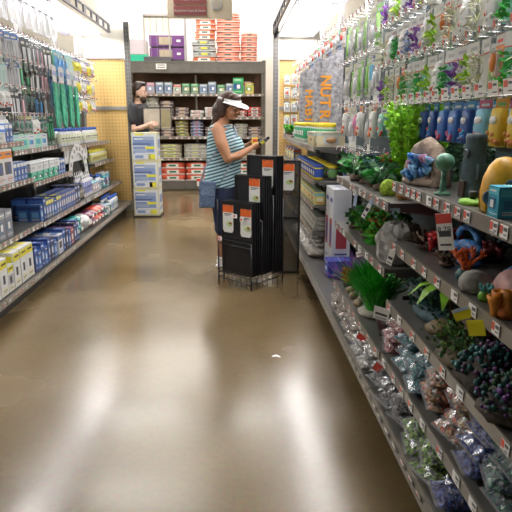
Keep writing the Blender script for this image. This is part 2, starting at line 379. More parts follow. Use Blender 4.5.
def window_box(w, d, h, cols, seed=1):     # card box with a moulded tray showing in a window
    r = carton(w, d, h, cols, seed); b = MB(); b.box((0, -d/2-.002, h*.42), (w*.55, .003, h*.5)); b.blob((0, -d/2-.004, h*.42), (w*.2, .01, h*.2), 1); b.build('window', [mat('clear_tray', (.6, .65, .68), .1, coat=1), cols[-1]], r); return r
def bottle(r, h, body, cap, lab, style='round', seed=0):
    b = MB(); sy = .6 if style == 'flat' else 1
    b.lathe([(r*.9, 0), (r, h*.03), (r, h*.16), (r*1.012, h*.17), (r*1.012, h*.58), (r, h*.59), (r, h*.68), (r*.75, h*.78), (r*.38, h*.83), (r*.36, h*.86)], 14, ms=[0, 0, 0, 1, 1, 1, 0, 0, 0], sy=sy)
    b.box((0, -r*1.015*sy, h*.44), (r*1.0, .003, h*.08), 2); b.box((0, -r*1.015*sy, h*.3), (r*.8, .003, h*.03), 2)
    o = b.build('bottle', [body, lab, ink])
    c = MB()
    if style == 'nozzle': c.lathe([(r*.45, h*.85), (r*.45, h*.93), (r*.2, h*.95), (r*.09, h*1.12)], 10)
    elif style == 'spray':
        c.lathe([(r*.42, h*.85), (r*.42, h*.92)], 10); c.box((0, -r*.3, h*.96), (r*.5, r*1.5, h*.09)); c.box((0, -r*.75, h*.89), (r*.15, r*.12, h*.12))
    else: c.lathe([(r*.5, h*.85), (r*.52, h*.87), (r*.5, h), (r*.4, h*1.01)], 12)
    c.build('cap', cap, o); return o
def jar(r, h, body, lid, lab):
    b = MB(); b.lathe([(r*.95, 0), (r, h*.04), (r, h*.15), (r*1.01, h*.16), (r*1.01, h*.72), (r, h*.73), (r, h*.85)], 14, ms=[0, 0, 0, 1, 1, 0])
    b.box((0, -r*1.01, h*.45), (r*1.1, .004, h*.25), 2)
    o = b.build('jar', [body, lab, white]); c = MB(); c.lathe([(r*1.06, h*.83), (r*1.06, h*.98), (r, h)], 14); c.build('lid', lid, o); return o
clearp = mat('clear_plastic', (.85, .88, .9), .08, alpha=.35, coat=1, bump=.6, bscale=35)
def hang_pack(w, h, cols, kind='blister', seed=0):
    """hung at the origin, hangs down; card + blister or bag; front is -y"""
    r = random.Random(seed); b = MB(); b.box((0, 0, -h/2), (w, .002, h), 0)
    b.box((0, -.0018, -h*.1), (w*.98, .0016, h*.18), 1); b.box((0, -.003, -h*.12), (w*.6, .0016, h*.06), 2)
    b.box((0, -.0018, -h*.92), (w*.8, .0016, h*.03), 2); b.box((0, -.0018, -h*.86), (w*.6, .0016, h*.02), 1)
    o = b.build('packet', cols)
    c = MB()
    if kind == 'blister': c.box((0, -.011, -h*.52), (w*.72, .018, h*.5), 0); c.blob((0, -.022, -h*.5), (w*.22, .012, h*.18), 1)
    elif kind == 'pouch':
        n0 = len(c.v); c.blob((0, -.01, -h*.6), (w*.62, .022, h*.5), 0, n=14, k=8, amp=.09, seed=seed); c.v[n0:] = [(max(-w*.48, min(w*.48, x)), y, max(-h*.98, min(-h*.2, z))) for x, y, z in c.v[n0:]]
        c.blob((0, -.03, -h*.45), (w*.3, .006, h*.09), 2, 10, 5)
        for q in range(7): c.blob((w*r.uniform(-.38, .38), -.026, -h*r.uniform(.68, .93)), (w*.1, .012, h*.06), r.choice((1, 1, 3, 4)), 7, 4, seed=q)
    elif kind == 'tool':
        for k in (-.2, .12): c.tube([(w*k, -.012, -h*.22), (w*(k+.06), -.014, -h*.6), (w*(k-.02), -.012, -h*.95)], .007, 6, 1)
        c.box((0, -.014, -h*.85), (w*.5, .012, h*.1), 0)
    elif kind == 'row':
        for k in range(4): c.box((w*(-.33+.22*k), -.008, -h*.55), (w*.14, .014, h*.48), 0 if k % 2 else 1)
    c.build({'blister': 'blister', 'pouch': 'pouch', 'tool': 'tool', 'row': 'tubes'}[kind], [cols[0] if kind == 'pouch' else cols[3], cols[-1], white, red, cols[1]], o)
    return o
def hooks(x, y0, y1, n, z, ln, side, bayobj, seed=0, tagp=.95):
    """wire peg hooks with a price flag, parts of the bay they are pushed into; returns hook spots in world space"""
    rnd = random.Random(seed); out = []
    for i in range(n):
        y = y0+(y1-y0)*(i+.5)/n
        key = 'hook%.2f' % ln
        if key not in PROTO:
            b = MB(); b.tube([(0, 0, 0), (0, -ln*.92, 0), (0, -ln, .018)], .0028, 5); b.tube([(0, 0, .02), (0, -ln, .024)], .0022, 4); b.box((0, -.002, .01), (.03, .004, .04)); PROTO[key] = b.mesh('peg_hook', chrome)
        o = bpy.data.objects.new('peg_hook', PROTO[key]); COL.objects.link(o); o.parent = bayobj
        ly = -(y-bayobj.location.y) if side > 0 else (y-bayobj.location.y)
        o.location = (ly, 0, z)
        if rnd.random() < tagp:
            t = bpy.data.objects.new('price_label', HM); COL.objects.link(t); t.parent = o; t.location = (0, -ln-.002, .012); t.rotation_euler.x = .15
        out.append((x-side*ln*.75, y, z))
    return out
BAYS = {('R' if o.location.x > 0 else 'L', round(o.location.y, 2)): o for o in bpy.data.objects if o.name.startswith('shelving_bay')}

# ---------------- planting, stone and coral ----------------
def G(r, g, b, **k): return mat('leaf_%02d_%02d_%02d' % (r*99, g*99, b*99), (r, g, b), .45, noise=.35, nscale=30, **k)
rockm = mat('resin_rock', (.30, .27, .23), .75, noise=.35, nscale=22, bump=.6, bscale=45)
palerock = mat('pale_rock', (.38, .37, .35), .8, noise=.35, nscale=18, bump=.8, bscale=35)
darkrock = mat('dark_rock', (.055, .045, .038), .75, noise=.4, nscale=22, bump=.7, bscale=40)
bark = mat('driftwood', (.11, .065, .04), .7, noise=.45, nscale=16, bump=.8, bscale=50)
def leafpiece(b, p, d, ln, wd, m, rnd, bend=.3):
    d = d.normalized(); sd = d.cross(Vector((rnd.uniform(-1, 1), rnd.uniform(-1, 1), rnd.uniform(-.2, 1)))).normalized()*wd/2
    q1 = p+d*ln*.5+Vector((0, 0, bend*ln*.1)); q2 = p+d*ln+Vector((0, 0, -bend*ln*.25))
    b.add([p, q1-sd, q2, q1+sd, q1+d.cross(sd).normalized()*wd*.12], [(0, 1, 4), (1, 2, 4), (2, 3, 4), (3, 0, 4)], m)
def plant(kind, h, r, m1, m2, n, seed=0, base=None, leaf=(.03, .012)):
    rnd = random.Random(seed); root = MB()
    root.blob((0, 0, .012), (r*.45, r*.45, .022), 0, amp=.1, seed=seed, flat=0-.012); o = root.build('aquarium_plant', base or darkrock)
    f = MB(); s = MB()
    if kind == 'bush':
        for k in range(max(5, n//60)):
            a = rnd.uniform(0, 6.28); rr = r*rnd.uniform(.1, .85); top = Vector((math.cos(a)*rr, math.sin(a)*rr, h*rnd.uniform(.75, 1))); bot = Vector((math.cos(a)*rr*.35, math.sin(a)*rr*.35, .02))
            s.tube([bot, (bot+top)/2+Vector((0, 0, .01)), top], .002, 4)
            for q in range(60):
                t = rnd.uniform(.08, 1)**.8; p = bot.lerp(top, t); aa = rnd.uniform(0, 6.28)
                d = Vector((math.cos(aa), math.sin(aa), rnd.uniform(-.1, .7)))
                leafpiece(f, p+d*.004, d, leaf[0]*rnd.uniform(.6, 1.3), leaf[1]*rnd.uniform(.7, 1.2), 0 if rnd.random() < .65 else 1, rnd)
    elif kind == 'grass':
        for k in range(n):
            a = rnd.uniform(0, 6.28); lean = rnd.uniform(.1, 1)*r; c = Vector((math.cos(a), math.sin(a), 0)); hh = h*rnd.uniform(.55, 1)
            p0 = c*r*.2*rnd.random()+Vector((0, 0, .01)); p1 = p0+c*lean*.35+Vector((0, 0, hh*.6)); p2 = p0+c*lean+Vector((0, 0, hh))
            sd = Vector((-c.y, c.x, 0))*leaf[1]/2; m = 0 if rnd.random() < .6 else 1
            f.add([p0-sd, p0+sd, p1+sd, p1-sd, p2], [(0, 1, 2, 3), (3, 2, 4)], m)
    elif kind == 'broad':
        for k in range(n):
            a = rnd.uniform(0, 6.28); c = Vector((math.cos(a), math.sin(a), 0)); rr = rnd.uniform(.25, 1)*r; z = h*rnd.uniform(.25, 1)
            p = c*rr*.6+Vector((0, 0, z*.8)); s.tube([(0, 0, .01), c*rr*.2+Vector((0, 0, z*.5)), p], .0018, 4)
            leafpiece(f, p, c+Vector((0, 0, .25)), leaf[0], leaf[1], 0 if rnd.random() < .6 else 1, rnd, .5)
    f.build('foliage', [m1, m2], o)
    if s.v: s.build('stem', m2, o)
    return o
def rock(w, d, h, m, seed=0, amp=.12, arch=False):
    b = MB()
    if arch:
        b.tube([(-w*.36, 0, 0), (-w*.38, 0, h*.4), (-w*.2, 0, h*.78), (w*.05, 0, h*.84), (w*.28, 0, h*.6), (w*.36, 0, h*.3), (w*.37, 0, 0)], [d*.42, d*.36, d*.34, d*.36, d*.33, d*.34, d*.4], 10)
        b.blob((0, 0, .012), (w*.5, d*.5, .03), 0, amp=.06, seed=seed, flat=-.012)
    else:
        b.blob((0, 0, h*.4), (w/2, d/2, h*.62), 0, n=26, k=18, amp=amp, seed=seed, flat=-h*.4, freq=1.3); q = random.Random(seed)
        if amp > .06: b.v = [(x*(1+q.uniform(-.06, .06)), y*(1+q.uniform(-.06, .06)), max(0, z*(1+q.uniform(-.05, .05)))) for x, y, z in b.v]; b.s = [False]*len(b.s)
    return b.build('ornament_rock', m)
def branch_coral(h, m, base, seed=0, depth=4, spread=.7, r0=.009):
    rnd = random.Random(seed); o = MB(); o.blob((0, 0, .01), (h*.28, h*.24, .022), 0, amp=.1, seed=seed, flat=-.01); o = o.build('coral_ornament', base); b = MB()
    def grow(p, d, ln, r, k):
        e = p+d*ln; b.tube([p, (p+e)/2+Vector((rnd.uniform(-1, 1), rnd.uniform(-1, 1), 0))*ln*.1, e], r, 6, r2=r*.75)
        if k == 0: b.blob(e, r*.9, n=6, k=4); return
        for q in range(rnd.choice((2, 2, 3))):
            nd = (d+Vector((rnd.uniform(-1, 1), rnd.uniform(-1, 1), rnd.uniform(-.2, .6)))*spread).normalized(); nd.z = abs(nd.z)*.8+.15; grow(e, nd.normalized(), ln*.78, r*.75, k-1)
    for k in range(4):
        a = k*1.57+rnd.random(); grow(Vector((0, 0, .01)), Vector((math.cos(a)*.5, math.sin(a)*.5, 1)).normalized(), h*.3, r0, depth-1)
    b.build('branches', m, o); return o
def tube_coral(h, r, m, base, n=12, seed=0, rad=.016):
    rnd = random.Random(seed); o = MB(); o.blob((0, 0, .012), (r*1.05, r*1.05, .026), 0, amp=.08, seed=seed, flat=-.012); o = o.build('coral_ornament', base); b = MB()
    for k in range(n):
        a = k*2.4; rr = r*math.sqrt((k+.5)/n)*.85; hh = h*rnd.uniform(.6, 1)*(1-.25*rr/r)
        M = Matrix.Translation((math.cos(a)*rr, math.sin(a)*rr, .005)) @ Matrix.Rotation(rnd.uniform(-.2, .2), 4, 'X') @ Matrix.Rotation(.15*math.cos(a), 4, 'Y')
        b.lathe([(rad, 0), (rad*.85, hh*.3), (rad*1.05, hh*.7), (rad*1.2, hh), (rad*.7, hh*.985), (rad*.6, hh*.8)], 8, 0, M)
    b.build('coral_tubes', m, o); return o
def driftwood(w, h, m, seed=0, n=7, r=.013):
    rnd = random.Random(seed); b = MB()
    b.blob((0, 0, h*.12), (w*.3, w*.2, h*.16), 0, amp=.15, seed=seed, flat=-h*.12)
    for k in range(n):
        a = rnd.uniform(0, 6.28); pts = [Vector((0, 0, h*.1))]; d = Vector((math.cos(a), math.sin(a)*.6, rnd.uniform(.2, 1.2))).normalized()
        for q in range(4): pts.append(pts[-1]+d*(w*.14)); d = (d+Vector((rnd.uniform(-1, 1), rnd.uniform(-1, 1), rnd.uniform(-.8, .6)))*.45).normalized()
        for p in pts: p.z = min(max(p.z, r), h)
        b.tube(pts, r*rnd.uniform(.7, 1.3), 7, r2=r*.3)
    return b.build('driftwood_ornament', m)
def gravel_bag(w, ln, t, m, seed=0, label=None):
    """plastic bag of gravel lying flat, sealed short edges at +-y"""
    rnd = random.Random(seed); ph = [rnd.uniform(0, 6.28) for _ in range(8)]; N, K = 14, 18; b = MB()
    for sgn in (1, -1):
        vs = []
        for j in range(K+1):
            v = -1+2*j/K
            for i in range(N+1):
                u = -1+2*i/N; q = max(0, (1-abs(u)**3.2))**.7*max(0, (1-abs(v)**5))**.8
                z = sgn*t/2*q*(1+.2*math.sin(5*u+ph[0]+3*v)+.16*math.sin(8*v+ph[1]+2*u)+.13*math.sin(13*u+ph[2]+7*v)+.11*math.sin(17*v-9*u+ph[3]))
                if sgn < 0: z = max(z, -t*.42)
                vs.append((u*w/2*(1-.05*abs(v))+.006*math.sin(6*v+ph[4]), v*ln/2, z+t*.42))
        fs = [(j*(N+1)+i, j*(N+1)+i+1, (j+1)*(N+1)+i+1, (j+1)*(N+1)+i) for j in range(K) for i in range(N)]
        b.add(vs, fs if sgn > 0 else [f[::-1] for f in fs], 0, smooth=True)
    for s in (-1, 1): b.box((0, s*(ln/2+.003), t*.42), (w*.93, .012, .002), 1)
    o = b.build('gravel_bag', [m, mat('bag_seam', (.5, .5, .52), .1, alpha=.3)])
    f = MB(); vs = []; n2, k2 = 11, 15
    for j in range(k2+1):
        v = -1+2*j/k2
        for i in range(n2+1):
            u = -1+2*i/n2; q = max(0, (1-abs(u)**3.2))**.7*max(0, (1-abs(v)**5))**.8
            vs.append((u*w/2*.97+rnd.uniform(-1, 1)*.004, v*ln/2*.98+rnd.uniform(-1, 1)*.005, t*.42+t/2*q*1.1+rnd.uniform(0, .018)))
    f.add(vs, [(j*(n2+1)+i, j*(n2+1)+i+1, (j+1)*(n2+1)+i+1) for j in range(k2) for i in range(n2)]+[(j*(n2+1)+i, (j+1)*(n2+1)+i+1, (j+1)*(n2+1)+i) for j in range(k2) for i in range(n2)], 0)
    f.build('clear_film', mat('clear_film', (.85, .87, .9), .24, 1., alpha=.13), o)
    if label:
        c = MB(); c.box((0, -ln*.05, t*.98), (w*.42, ln*.3, .002), 0); c.box((0, 0, t*.985), (w*.36, ln*.08, .003), 1); c.build('bag_label', label, o)
    return o
# ================= right side: ornaments, plants and gravel, nearest bays =================
lime = G(.30, .62, .05); lime2 = G(.16, .42, .03); grn = G(.05, .40, .03); grn2 = G(.03, .24, .04); dgr = G(.02, .08, .03); dgr2 = G(.04, .14, .05)
purp = G(.2, .07, .34); purp2 = G(.12, .04, .2); redl = G(.55, .06, .03); oran = G(.75, .2, .04); teal = G(.03, .12, .12); teal2 = G(.05, .2, .2)
blue = mat('blue_resin', (.05, .2, .5), .4, noise=.5, nscale=25, bump=.4, bscale=60)
stone_t = mat('teal_stone', (.07, .12, .14), .65, noise=.35, nscale=20, bump=.5, bscale=40)
def X(z): return z
SA, SB, SC, SD, SE = 1.14, .88, .60, .335, .165
# --- top ornament shelf, near bay
def arch_rock():
    tan = mat('sandy_rock', (.33, .25, .19), .8, noise=.4, nscale=16, bump=.9, bscale=32)
    b = MB(); b.tube([(-.13, 0, 0), (-.125, 0, .06), (-.07, 0, .13), (.01, 0, .15), (.08, 0, .125), (.12, 0, .07), (.135, 0, 0)], [.05, .045, .042, .045, .042, .042, .05], 12)
    b.blob((.0, .03, .06), (.1, .04, .07), 0, amp=.12, seed=3, flat=-.06); b.blob((0, 0, .012), (.17, .085, .03), 0, amp=.06, seed=5, flat=-.012)
    o = b.build('rock_arch_ornament', tan)
    c = MB(); rnd = random.Random(4)
    for k in range(26):
        p = Vector((rnd.uniform(-.07, .1), -.04+rnd.uniform(-.04, .0), rnd.uniform(.01, .09))); M = Matrix.Translation(p) @ Matrix.Rotation(rnd.uniform(0, 3), 4, 'Z') @ Matrix.Rotation(rnd.uniform(-.6, .6), 4, 'X')
        c.lathe([(.004, 0), (.018, .02), (.024, .035), (.015, .03), (.004, .012)], 7, rnd.choice((0, 0, 1, 2)), M)
    c.build('coral_growth', [mat('pale_blue_resin', (.16, .38, .62), .4, noise=.4, nscale=40), blue, mat('pink_resin', (.5, .25, .42), .5)], o)
    return o
put('arch', arch_rock, (.80, 2.24, SA), 'sandy rock arch ornament with blue coral growing in its opening', 'aquarium ornament', None, R+.25, (.8, .8, 1.0))
def round_tree():      # plain round-topped ornament
    b = MB(); b.lathe([(.035, 0), (.034, .008), (.014, .016), (.011, .07), (.013, .1)], 12, 0); b.blob((0, 0, .135), (.04, .04, .038), 0, n=16, k=10); b.blob((-.006, -.008, .03), (.013, .013, .03))
    o = b.build('coral_ball_ornament', mat('pale_green_resin', (.12, .30, .20), .4, noise=.25, nscale=20)); return o
put('balltree', round_tree, (.755, 1.93, SA), 'pale green ball-topped coral ornament on a thin stalk', 'aquarium ornament', None, 0, .85)
def tower():
    b = MB(); b.lathe([(.058, 0), (.056, .02), (.05, .1), (.043, .19), (.046, .2), (.04, .215)], 14, 0, sx=1, sy=.85)
    o = b.build('stone_tower_ornament', stone_t)
    for x, y, z in ((.0, -.042, .15),):
        c = MB(); c.lathe([(.013, 0), (.015, .004), (.011, .009), (.008, .004)], 12, 0, Matrix.Translation((x, y, z)) @ Matrix.Rotation(math.pi/2, 4, 'X')); c.build('porthole', mat('resin_ring', (.16, .2, .24), .5), o)
    c = MB(); c.box((0, -.052, .03), (.03, .01, .055)); c.build('doorway', mat('doorway_brown', (.07, .045, .03), .6), o)
    for q in (-.05, .05): c = MB(); c.box((q, 0, .09), (.014, .05, .05)); c.build('buttress', stone_t, o)
    return o
put('tower', tower, (.83, 1.86, SA), 'dark teal stone tower ornament standing behind the lime disc', 'aquarium ornament', None, R+.3, (.85, .85, 1.0))
def disc():
    b = MB(); b.lathe([(.062, 0), (.065, .006), (.06, .016), (.03, .02)], 18, 0, sy=.8); o = b.build('disc_ornament', mat('lime_resin', (.22, .5, .03), .5, noise=.25, nscale=60))
    c = MB(); c.lathe([(.012, .018), (.012, .03), (.017, .032), (.017, .05), (.01, .052)], 10); c.build('nozzle', black, o); return o
put('disc', disc, (.765, 1.70, SA), 'flat lime green base ornament with a small black nozzle', 'aquarium ornament', None, R, .8)
def yellow_dome():
    ym = mat('yellow_resin', (.72, .38, .02), .45, noise=.25, nscale=14); b = MB()
    b.lathe([(.075, 0), (.082, .03), (.085, .07), (.078, .12), (.06, .16), (.035, .185), (.012, .192)], 18, 0)
    o = b.build('dome_ornament', ym)
    c = MB()
    for k in range(9):        # shallow raised ribs crossing over the shell
        for s in (0,):
            pts = []
            for q in range(9):
                t = q/8; z = t*.18; rr = [.077, .083, .086, .085, .08, .072, .06, .045, .022][q]; a = k*.698+s*t*1.3; pts.append((rr*math.cos(a), rr*math.sin(a), z+.002))
            c.tube(pts, .0022, 4)
    c.build('rib', mat('orange_rib', (.5, .2, .01), .5), o)
    c = MB(); c.lathe([(.024, 0), (.026, .012), (.018, .014), (.017, .004)], 14, 0, Matrix.Translation((-.03, -.072, .055)) @ Matrix.Rotation(math.pi/2, 4, 'X')); c.lathe([(.02, 0), (.022, .012), (.014, .012), (.013, .004)], 14, 0, Matrix.Translation((.045, -.066, .1)) @ Matrix.Rotation(math.pi/2, 4, 'X'))
    c.build('window_ring', mat('resin_ring', (.16, .2, .24), .5), o); return o
put('ydome', yellow_dome, (.785, 1.555, SA), 'big yellow dome ornament with raised orange ribs and a round opening', 'aquarium ornament', None, R+.9, (.72, .72, .82))
put('cyanbox', lambda: carton(.06, .08, .085, [P(.03, .35, .5), P(.1, .55, .65), white, P(.02, .15, .3)], 4), (.755, 1.46, SA), 'bright cyan carton at the right edge beside the yellow dome', 'box', None, R)
def tray():
    b = MB(); b.box((0, 0, .005), (.5, .11, .01))
    for s in (-1, 1): b.box((0, s*.053, .055), (.5, .005, .1))
    for s in (-1, 1): b.box((s*.248, 0, .055), (.005, .11, .1))
    for k in range(23):
        for j in range(3): b.box((-.23+.021*k, -.0565, .03+.027*j), (.013, .002, .016), 1)
    b.box((0, -.056, .105), (.51, .01, .01)); return b.build('slotted_basket', [mat('teal_basket', (.03, .10, .12), .4), black])
put('basket', tray, (1.08, 1.86, SA), 'dark teal slotted plastic basket at the back of the top ornament shelf', 'basket', None, R, (1, 1, 1.9))
# --- second shelf, near bay
put('rockgrey', lambda: rock(.17, .13, .125, palerock, 5, .1), (.80, 2.50, .747), 'craggy pale grey rock ornament at the shelf step', 'aquarium rock', None, .5, 1.5)
put('redtube', lambda: tube_coral(.095, .07, mat('red_resin', (.6, .03, .03), .45, noise=.3, nscale=30), darkrock, 14, 2), (.86, 2.16, SB), 'bright red tube coral ornament under the top shelf', 'aquarium coral')
put('darkredtube', lambda: tube_coral(.07, .06, mat('dark_red_resin', (.22, .02, .03), .5, noise=.3, nscale=30), darkrock, 12, 6), (.98, 2.0, SB), 'dark maroon tube coral ornament behind the blue ring', 'aquarium coral')
put('orcoral', lambda: branch_coral(.11, mat('orange_coral', (.85, .16, .03), .45), teal, 7, 4, .75, .0085), (.78, 1.74, SB), 'bright orange branching coral ornament on a teal base', 'aquarium coral', None, 0, 1.1)
def ring():
    b = MB(); pts = [(.06*math.cos(a*.45), 0, .065+.06*math.sin(a*.45)) for a in range(-3, 12)]; b.tube(pts, .012, 8); b.blob((0, 0, .01), (.07, .04, .02), flat=-.01); b.blob((.02, -.005, .06), (.07, .02, .025)); o = b.build('blue_ring_ornament', blue); return o
put('ring', ring, (.87, 1.94, SB), 'glossy blue curled ring ornament behind the orange coral', 'aquarium ornament', None, R+.2, 1.1)
def shell():
    b = MB(); b.blob((0, 0, .035), (.075, .055, .05), 0, n=16, k=10, flat=-.035)
    for k in range(7): b.tube([(-.06+.02*k, -.05, .01), (-.058+.019*k, -.02, .07-.004*abs(k-3)), (-.05+.017*k, .03, .05)], .005, 5)
    o = b.build('shell_ornament', mat('pink_shell', (.5, .27, .25), .5, noise=.3, nscale=24)); return o
put('shell', shell, (.83, 1.48, SB), 'pale pink ribbed shell ornament near the yellow flags', 'aquarium ornament', None, R, 1.2)
put('anem', lambda: branch_coral(.075, mat('teal_stalk', (.1, .42, .42), .4), lime2, 9, 2, .4, .007), (.745, 1.51, SB), 'small teal stalked coral ornament with a green base', 'aquarium coral')
put('greystone', lambda: rock(.11, .085, .065, palerock, 12, .05), (.755, 1.60, SB), 'smooth pale oval stone in front of the shell', 'aquarium rock')
put('orangecol', lambda: tube_coral(.1, .03, mat('orange_col', (.7, .25, .03), .5, noise=.2), oran, 5, 3), (.735, 1.375, SB), 'orange upright tube ornament at the right edge of the second shelf', 'aquarium coral')
for i, (x, y, w_, h_, m_, s_) in enumerate([(.80, 2.18, .17, .09, bark, 1), (.96, 2.28, .2, .13, darkrock, 2), (.78, 1.90, .12, .09, bark, 3), (1.06, 2.12, .18, .13, stone_t, 4), (1.05, 1.6, .2, .13, darkrock, 6)]):
    put('dw%d' % i, lambda: driftwood(w_, h_, m_, s_, 9, .012), (x, y, SB), ['tangled brown root ornament left of the red coral', 'dark rocky root ornament behind the grey rock', 'small brown stump ornament beside the orange coral', 'teal grey root ornament at the back of the second shelf', 'dark root ornament behind the pink shell'][i], 'driftwood', None, i)
put('fishblue', lambda: rock(.15, .07, .07, blue, 8, .07), (.9, 1.62, SB), 'blue boat-shaped resin ornament behind the orange coral', 'aquarium ornament', None, R)
# --- third shelf, near bay: ruins, reef pieces, palm
def palm():
    b = MB(); b.tube([(0, 0, 0), (.015, 0, .06), (.0, 0, .13)], .01, 7, r2=.006); b.blob((0, 0, .012), (.06, .05, .025), flat=-.012, amp=.08); o = b.build('palm_ornament', mat('sand_resin', (.2, .14, .06), .6, noise=.3, nscale=30, bump=.5))
    c = MB()
    for k in range(9):
        a = k*.7; d = Vector((math.cos(a), math.sin(a), 0)); s = Vector((-d.y, d.x, 0))
        p = [Vector((0, 0, .13)), Vector((0, 0, .15))+d*.04, Vector((0, 0, .135))+d*.08, Vector((0, 0, .10))+d*.11]; w_ = [.004, .016, .014, .002]
        for j in range(3): c.quad(p[j]-s*w_[j], p[j]+s*w_[j], p[j+1]+s*w_[j+1], p[j+1]-s*w_[j+1])
    c.build('fronds', lime, o); return o
put('palm', palm, (.82, 1.95, SC), 'sandy palm tree ornament with lime green fronds', 'aquarium ornament', None, 0, 1.35)
def ruin(seed, m, moss):
    rnd = random.Random(seed); b = MB(); b.blob((0, 0, .015), (.11, .08, .03), 0, amp=.1, seed=seed, flat=-.015)
    for k, x in enumerate((-.06, -.02, .03, .07)):
        hh = rnd.uniform(.06, .14); b.lathe([(.014, .01), (.011, .02), (.011, hh), (.015, hh+.006)], 8, 0, Matrix.Translation((x, rnd.uniform(-.02, .02), 0)))
    b.box((.0, 0, .12), (.12, .03, .018), 0, Matrix.Rotation(.1, 4, 'Y')); b.prism([(-.05, .12), (.06, .12), (0, .16)], -.012, .012)
    o = b.build('ruin_ornament', m); f = MB()
    for k in range(420):
        p = Vector((rnd.gauss(0, .05), rnd.gauss(-.02, .03), rnd.uniform(.02, .11))); leafpiece(f, p, Vector((rnd.uniform(-1, 1), rnd.uniform(-1, .2), rnd.uniform(0, 1))), .022, .011, 0 if rnd.random() < .5 else 1, rnd)
    f.build('moss_growth', moss, o); return o
put('ruin1', lambda: ruin(3, mat('ruin_sand', (.13, .1, .06), .7, noise=.35, nscale=25, bump=.5), [dgr2, G(.12, .26, .05)]), (.79, 1.68, SC), 'ruined temple ornament overgrown with olive moss', 'aquarium ornament', None, R, 1.2)
put('ruin2', lambda: ruin(6, stone_t, [teal, dgr]), (.86, 2.12, SC), 'dark blue-grey sunken ruin ornament at the step of the shelf', 'aquarium ornament', None, R+.2, 1.3)
def reef(seed, cols, r=.09, h=.12):
    rnd = random.Random(seed); b = MB(); b.blob((0, 0, h*.3), (r, r*.8, h*.5), 0, n=20, k=12, amp=.22, seed=seed, flat=-h*.3); o = b.build('reef_ornament', darkrock); c = MB()
    for k in range(190):
        a = rnd.uniform(0, 6.28); t = rnd.uniform(.1, 1.5); p = Vector((math.cos(a)*math.sin(t)*r, math.sin(a)*math.sin(t)*r*.8, h*.3+math.cos(t)*h*.5)); nrm = Vector((math.cos(a)*math.sin(t), math.sin(a)*math.sin(t), math.cos(t)+.3)).normalized()
        e = p+nrm*rnd.uniform(.008, .022); c.tube([p, e], rnd.uniform(.003, .006), 6, rnd.randrange(len(cols))); c.blob(e, rnd.uniform(.004, .009), rnd.randrange(len(cols)), 7, 4)
    c.build('coral_knobs', cols, o); return o
rf = [[teal, teal2, G(.1, .03, .1)], [purp, G(.3, .05, .12), teal], [dgr2, teal2, redl], [teal, purp2, dgr], [G(.3, .05, .12), purp, teal2]]
for i, (x, y, z) in enumerate([(.80, 1.50, SC), (.97, 1.72, SC), (.99, 1.50, SC), (.78, 1.31, SC), (.98, 1.95, SC), (.94, 1.32, SC)]):
    put('reef%d' % (i % 5), lambda: reef(i, rf[i % 5]), (x, y, z), ['teal knobbly reef ornament in front of the purple one', 'purple and teal reef ornament behind the temple ruin', 'green and red knobbly reef ornament, second row of the dark shelf', 'dark teal reef ornament nearest the viewer', 'magenta and teal reef ornament behind the palm', 'teal reef ornament behind the nearest one at the frame edge'][i], 'aquarium ornament', 'knobbly reef ornaments', i*1.1, 1.2)
# --- leafy bay (Y 2.35-3.57)
z1, z2, z3 = 1.045, .745, .335
put('bush1', lambda: plant('bush', .46, .19, G(.42, .85, .05), G(.3, .68, .04), 7800, 1, leaf=(.028, .017)), (.95, 2.86, z1), 'tall bushy bright lime plastic plant above the moss ball', 'plastic plant')
put('bush2', lambda: plant('bush', .30, .13, dgr2, dgr, 1100, 2, leaf=(.03, .014)), (1.05, 2.42, z1+.0), 'dark green feathery plastic plant beside the tall lime one', 'plastic plant')
put('bush1', None, (1.07, 3.02, z1), 'lime green bushy plastic plant, shorter, behind the tall one', 'plastic plant', None, 1, (.8, .8, .75))
put('moss', lambda: rock(.085, .085, .075, mat('moss_green', (.22, .33, .02), .9, noise=.4, nscale=60, bump=1, bscale=90), 21, .04), (.755, 2.62, z1), 'olive yellow moss ball ornament on the leafy shelf', 'moss ball')
put('sandst', lambda: rock(.09, .06, .05, mat('orange_stone', (.42, .2, .05), .8, noise=.3, nscale=30), 22, .1), (.8, 2.47, z1), 'small orange brown stone beside the moss ball', 'aquarium rock')
leafy = [('bush', .13, .07, grn, lime2), ('broad', .15, .09, grn, lime2), ('bush', .12, .08, dgr2, grn2), ('broad', .16, .09, grn2, dgr2), ('bush', .14, .07, teal, teal2), ('bush', .15, .06, grn, redl)]
wh = {1: 'on the upper leafy shelf', 2: 'on the middle leafy shelf', 3: 'on the low leafy shelf'}
cn = ['fresh green bushy plastic plant', 'green broad-leaved plastic plant', 'dark green bushy plastic plant', 'deep green broad-leaved plastic plant', 'blue-green bushy plastic plant', 'red-tipped green plastic plant']
k = 0
for lv, z in ((1, z1), (2, z2)):
    for j in range(12):
        t = [0, 1, 4, 5, 2, 3, 0, 4, 1, 2, 5, 3][(j+lv*3) % 12]
        x = (.77, .90)[j % 2]+jit(.02); y = 2.66+j*.078+ (0 if lv == 1 else -.12); 
        if lv == 1 and j < 1: continue
        kd, hh, rr, a, b_ = leafy[t]
        put('leafy%d' % t, lambda: plant(kd, hh, rr, a, b_, 420 if kd == 'bush' else 34, t+30, leaf=(.03, .015) if kd == 'bush' else (.075, .038), base=bark), (x, y, z), nth(cn[t], j, wh[lv]), 'plastic plant', 'small plastic plants on the leafy shelves', j*1.3, 1+jit(.15))
put('rockgrey', None, (.78, 3.36, z1), 'grey craggy rock at the far end of the upper leafy shelf', 'aquarium rock', None, 2, .6)
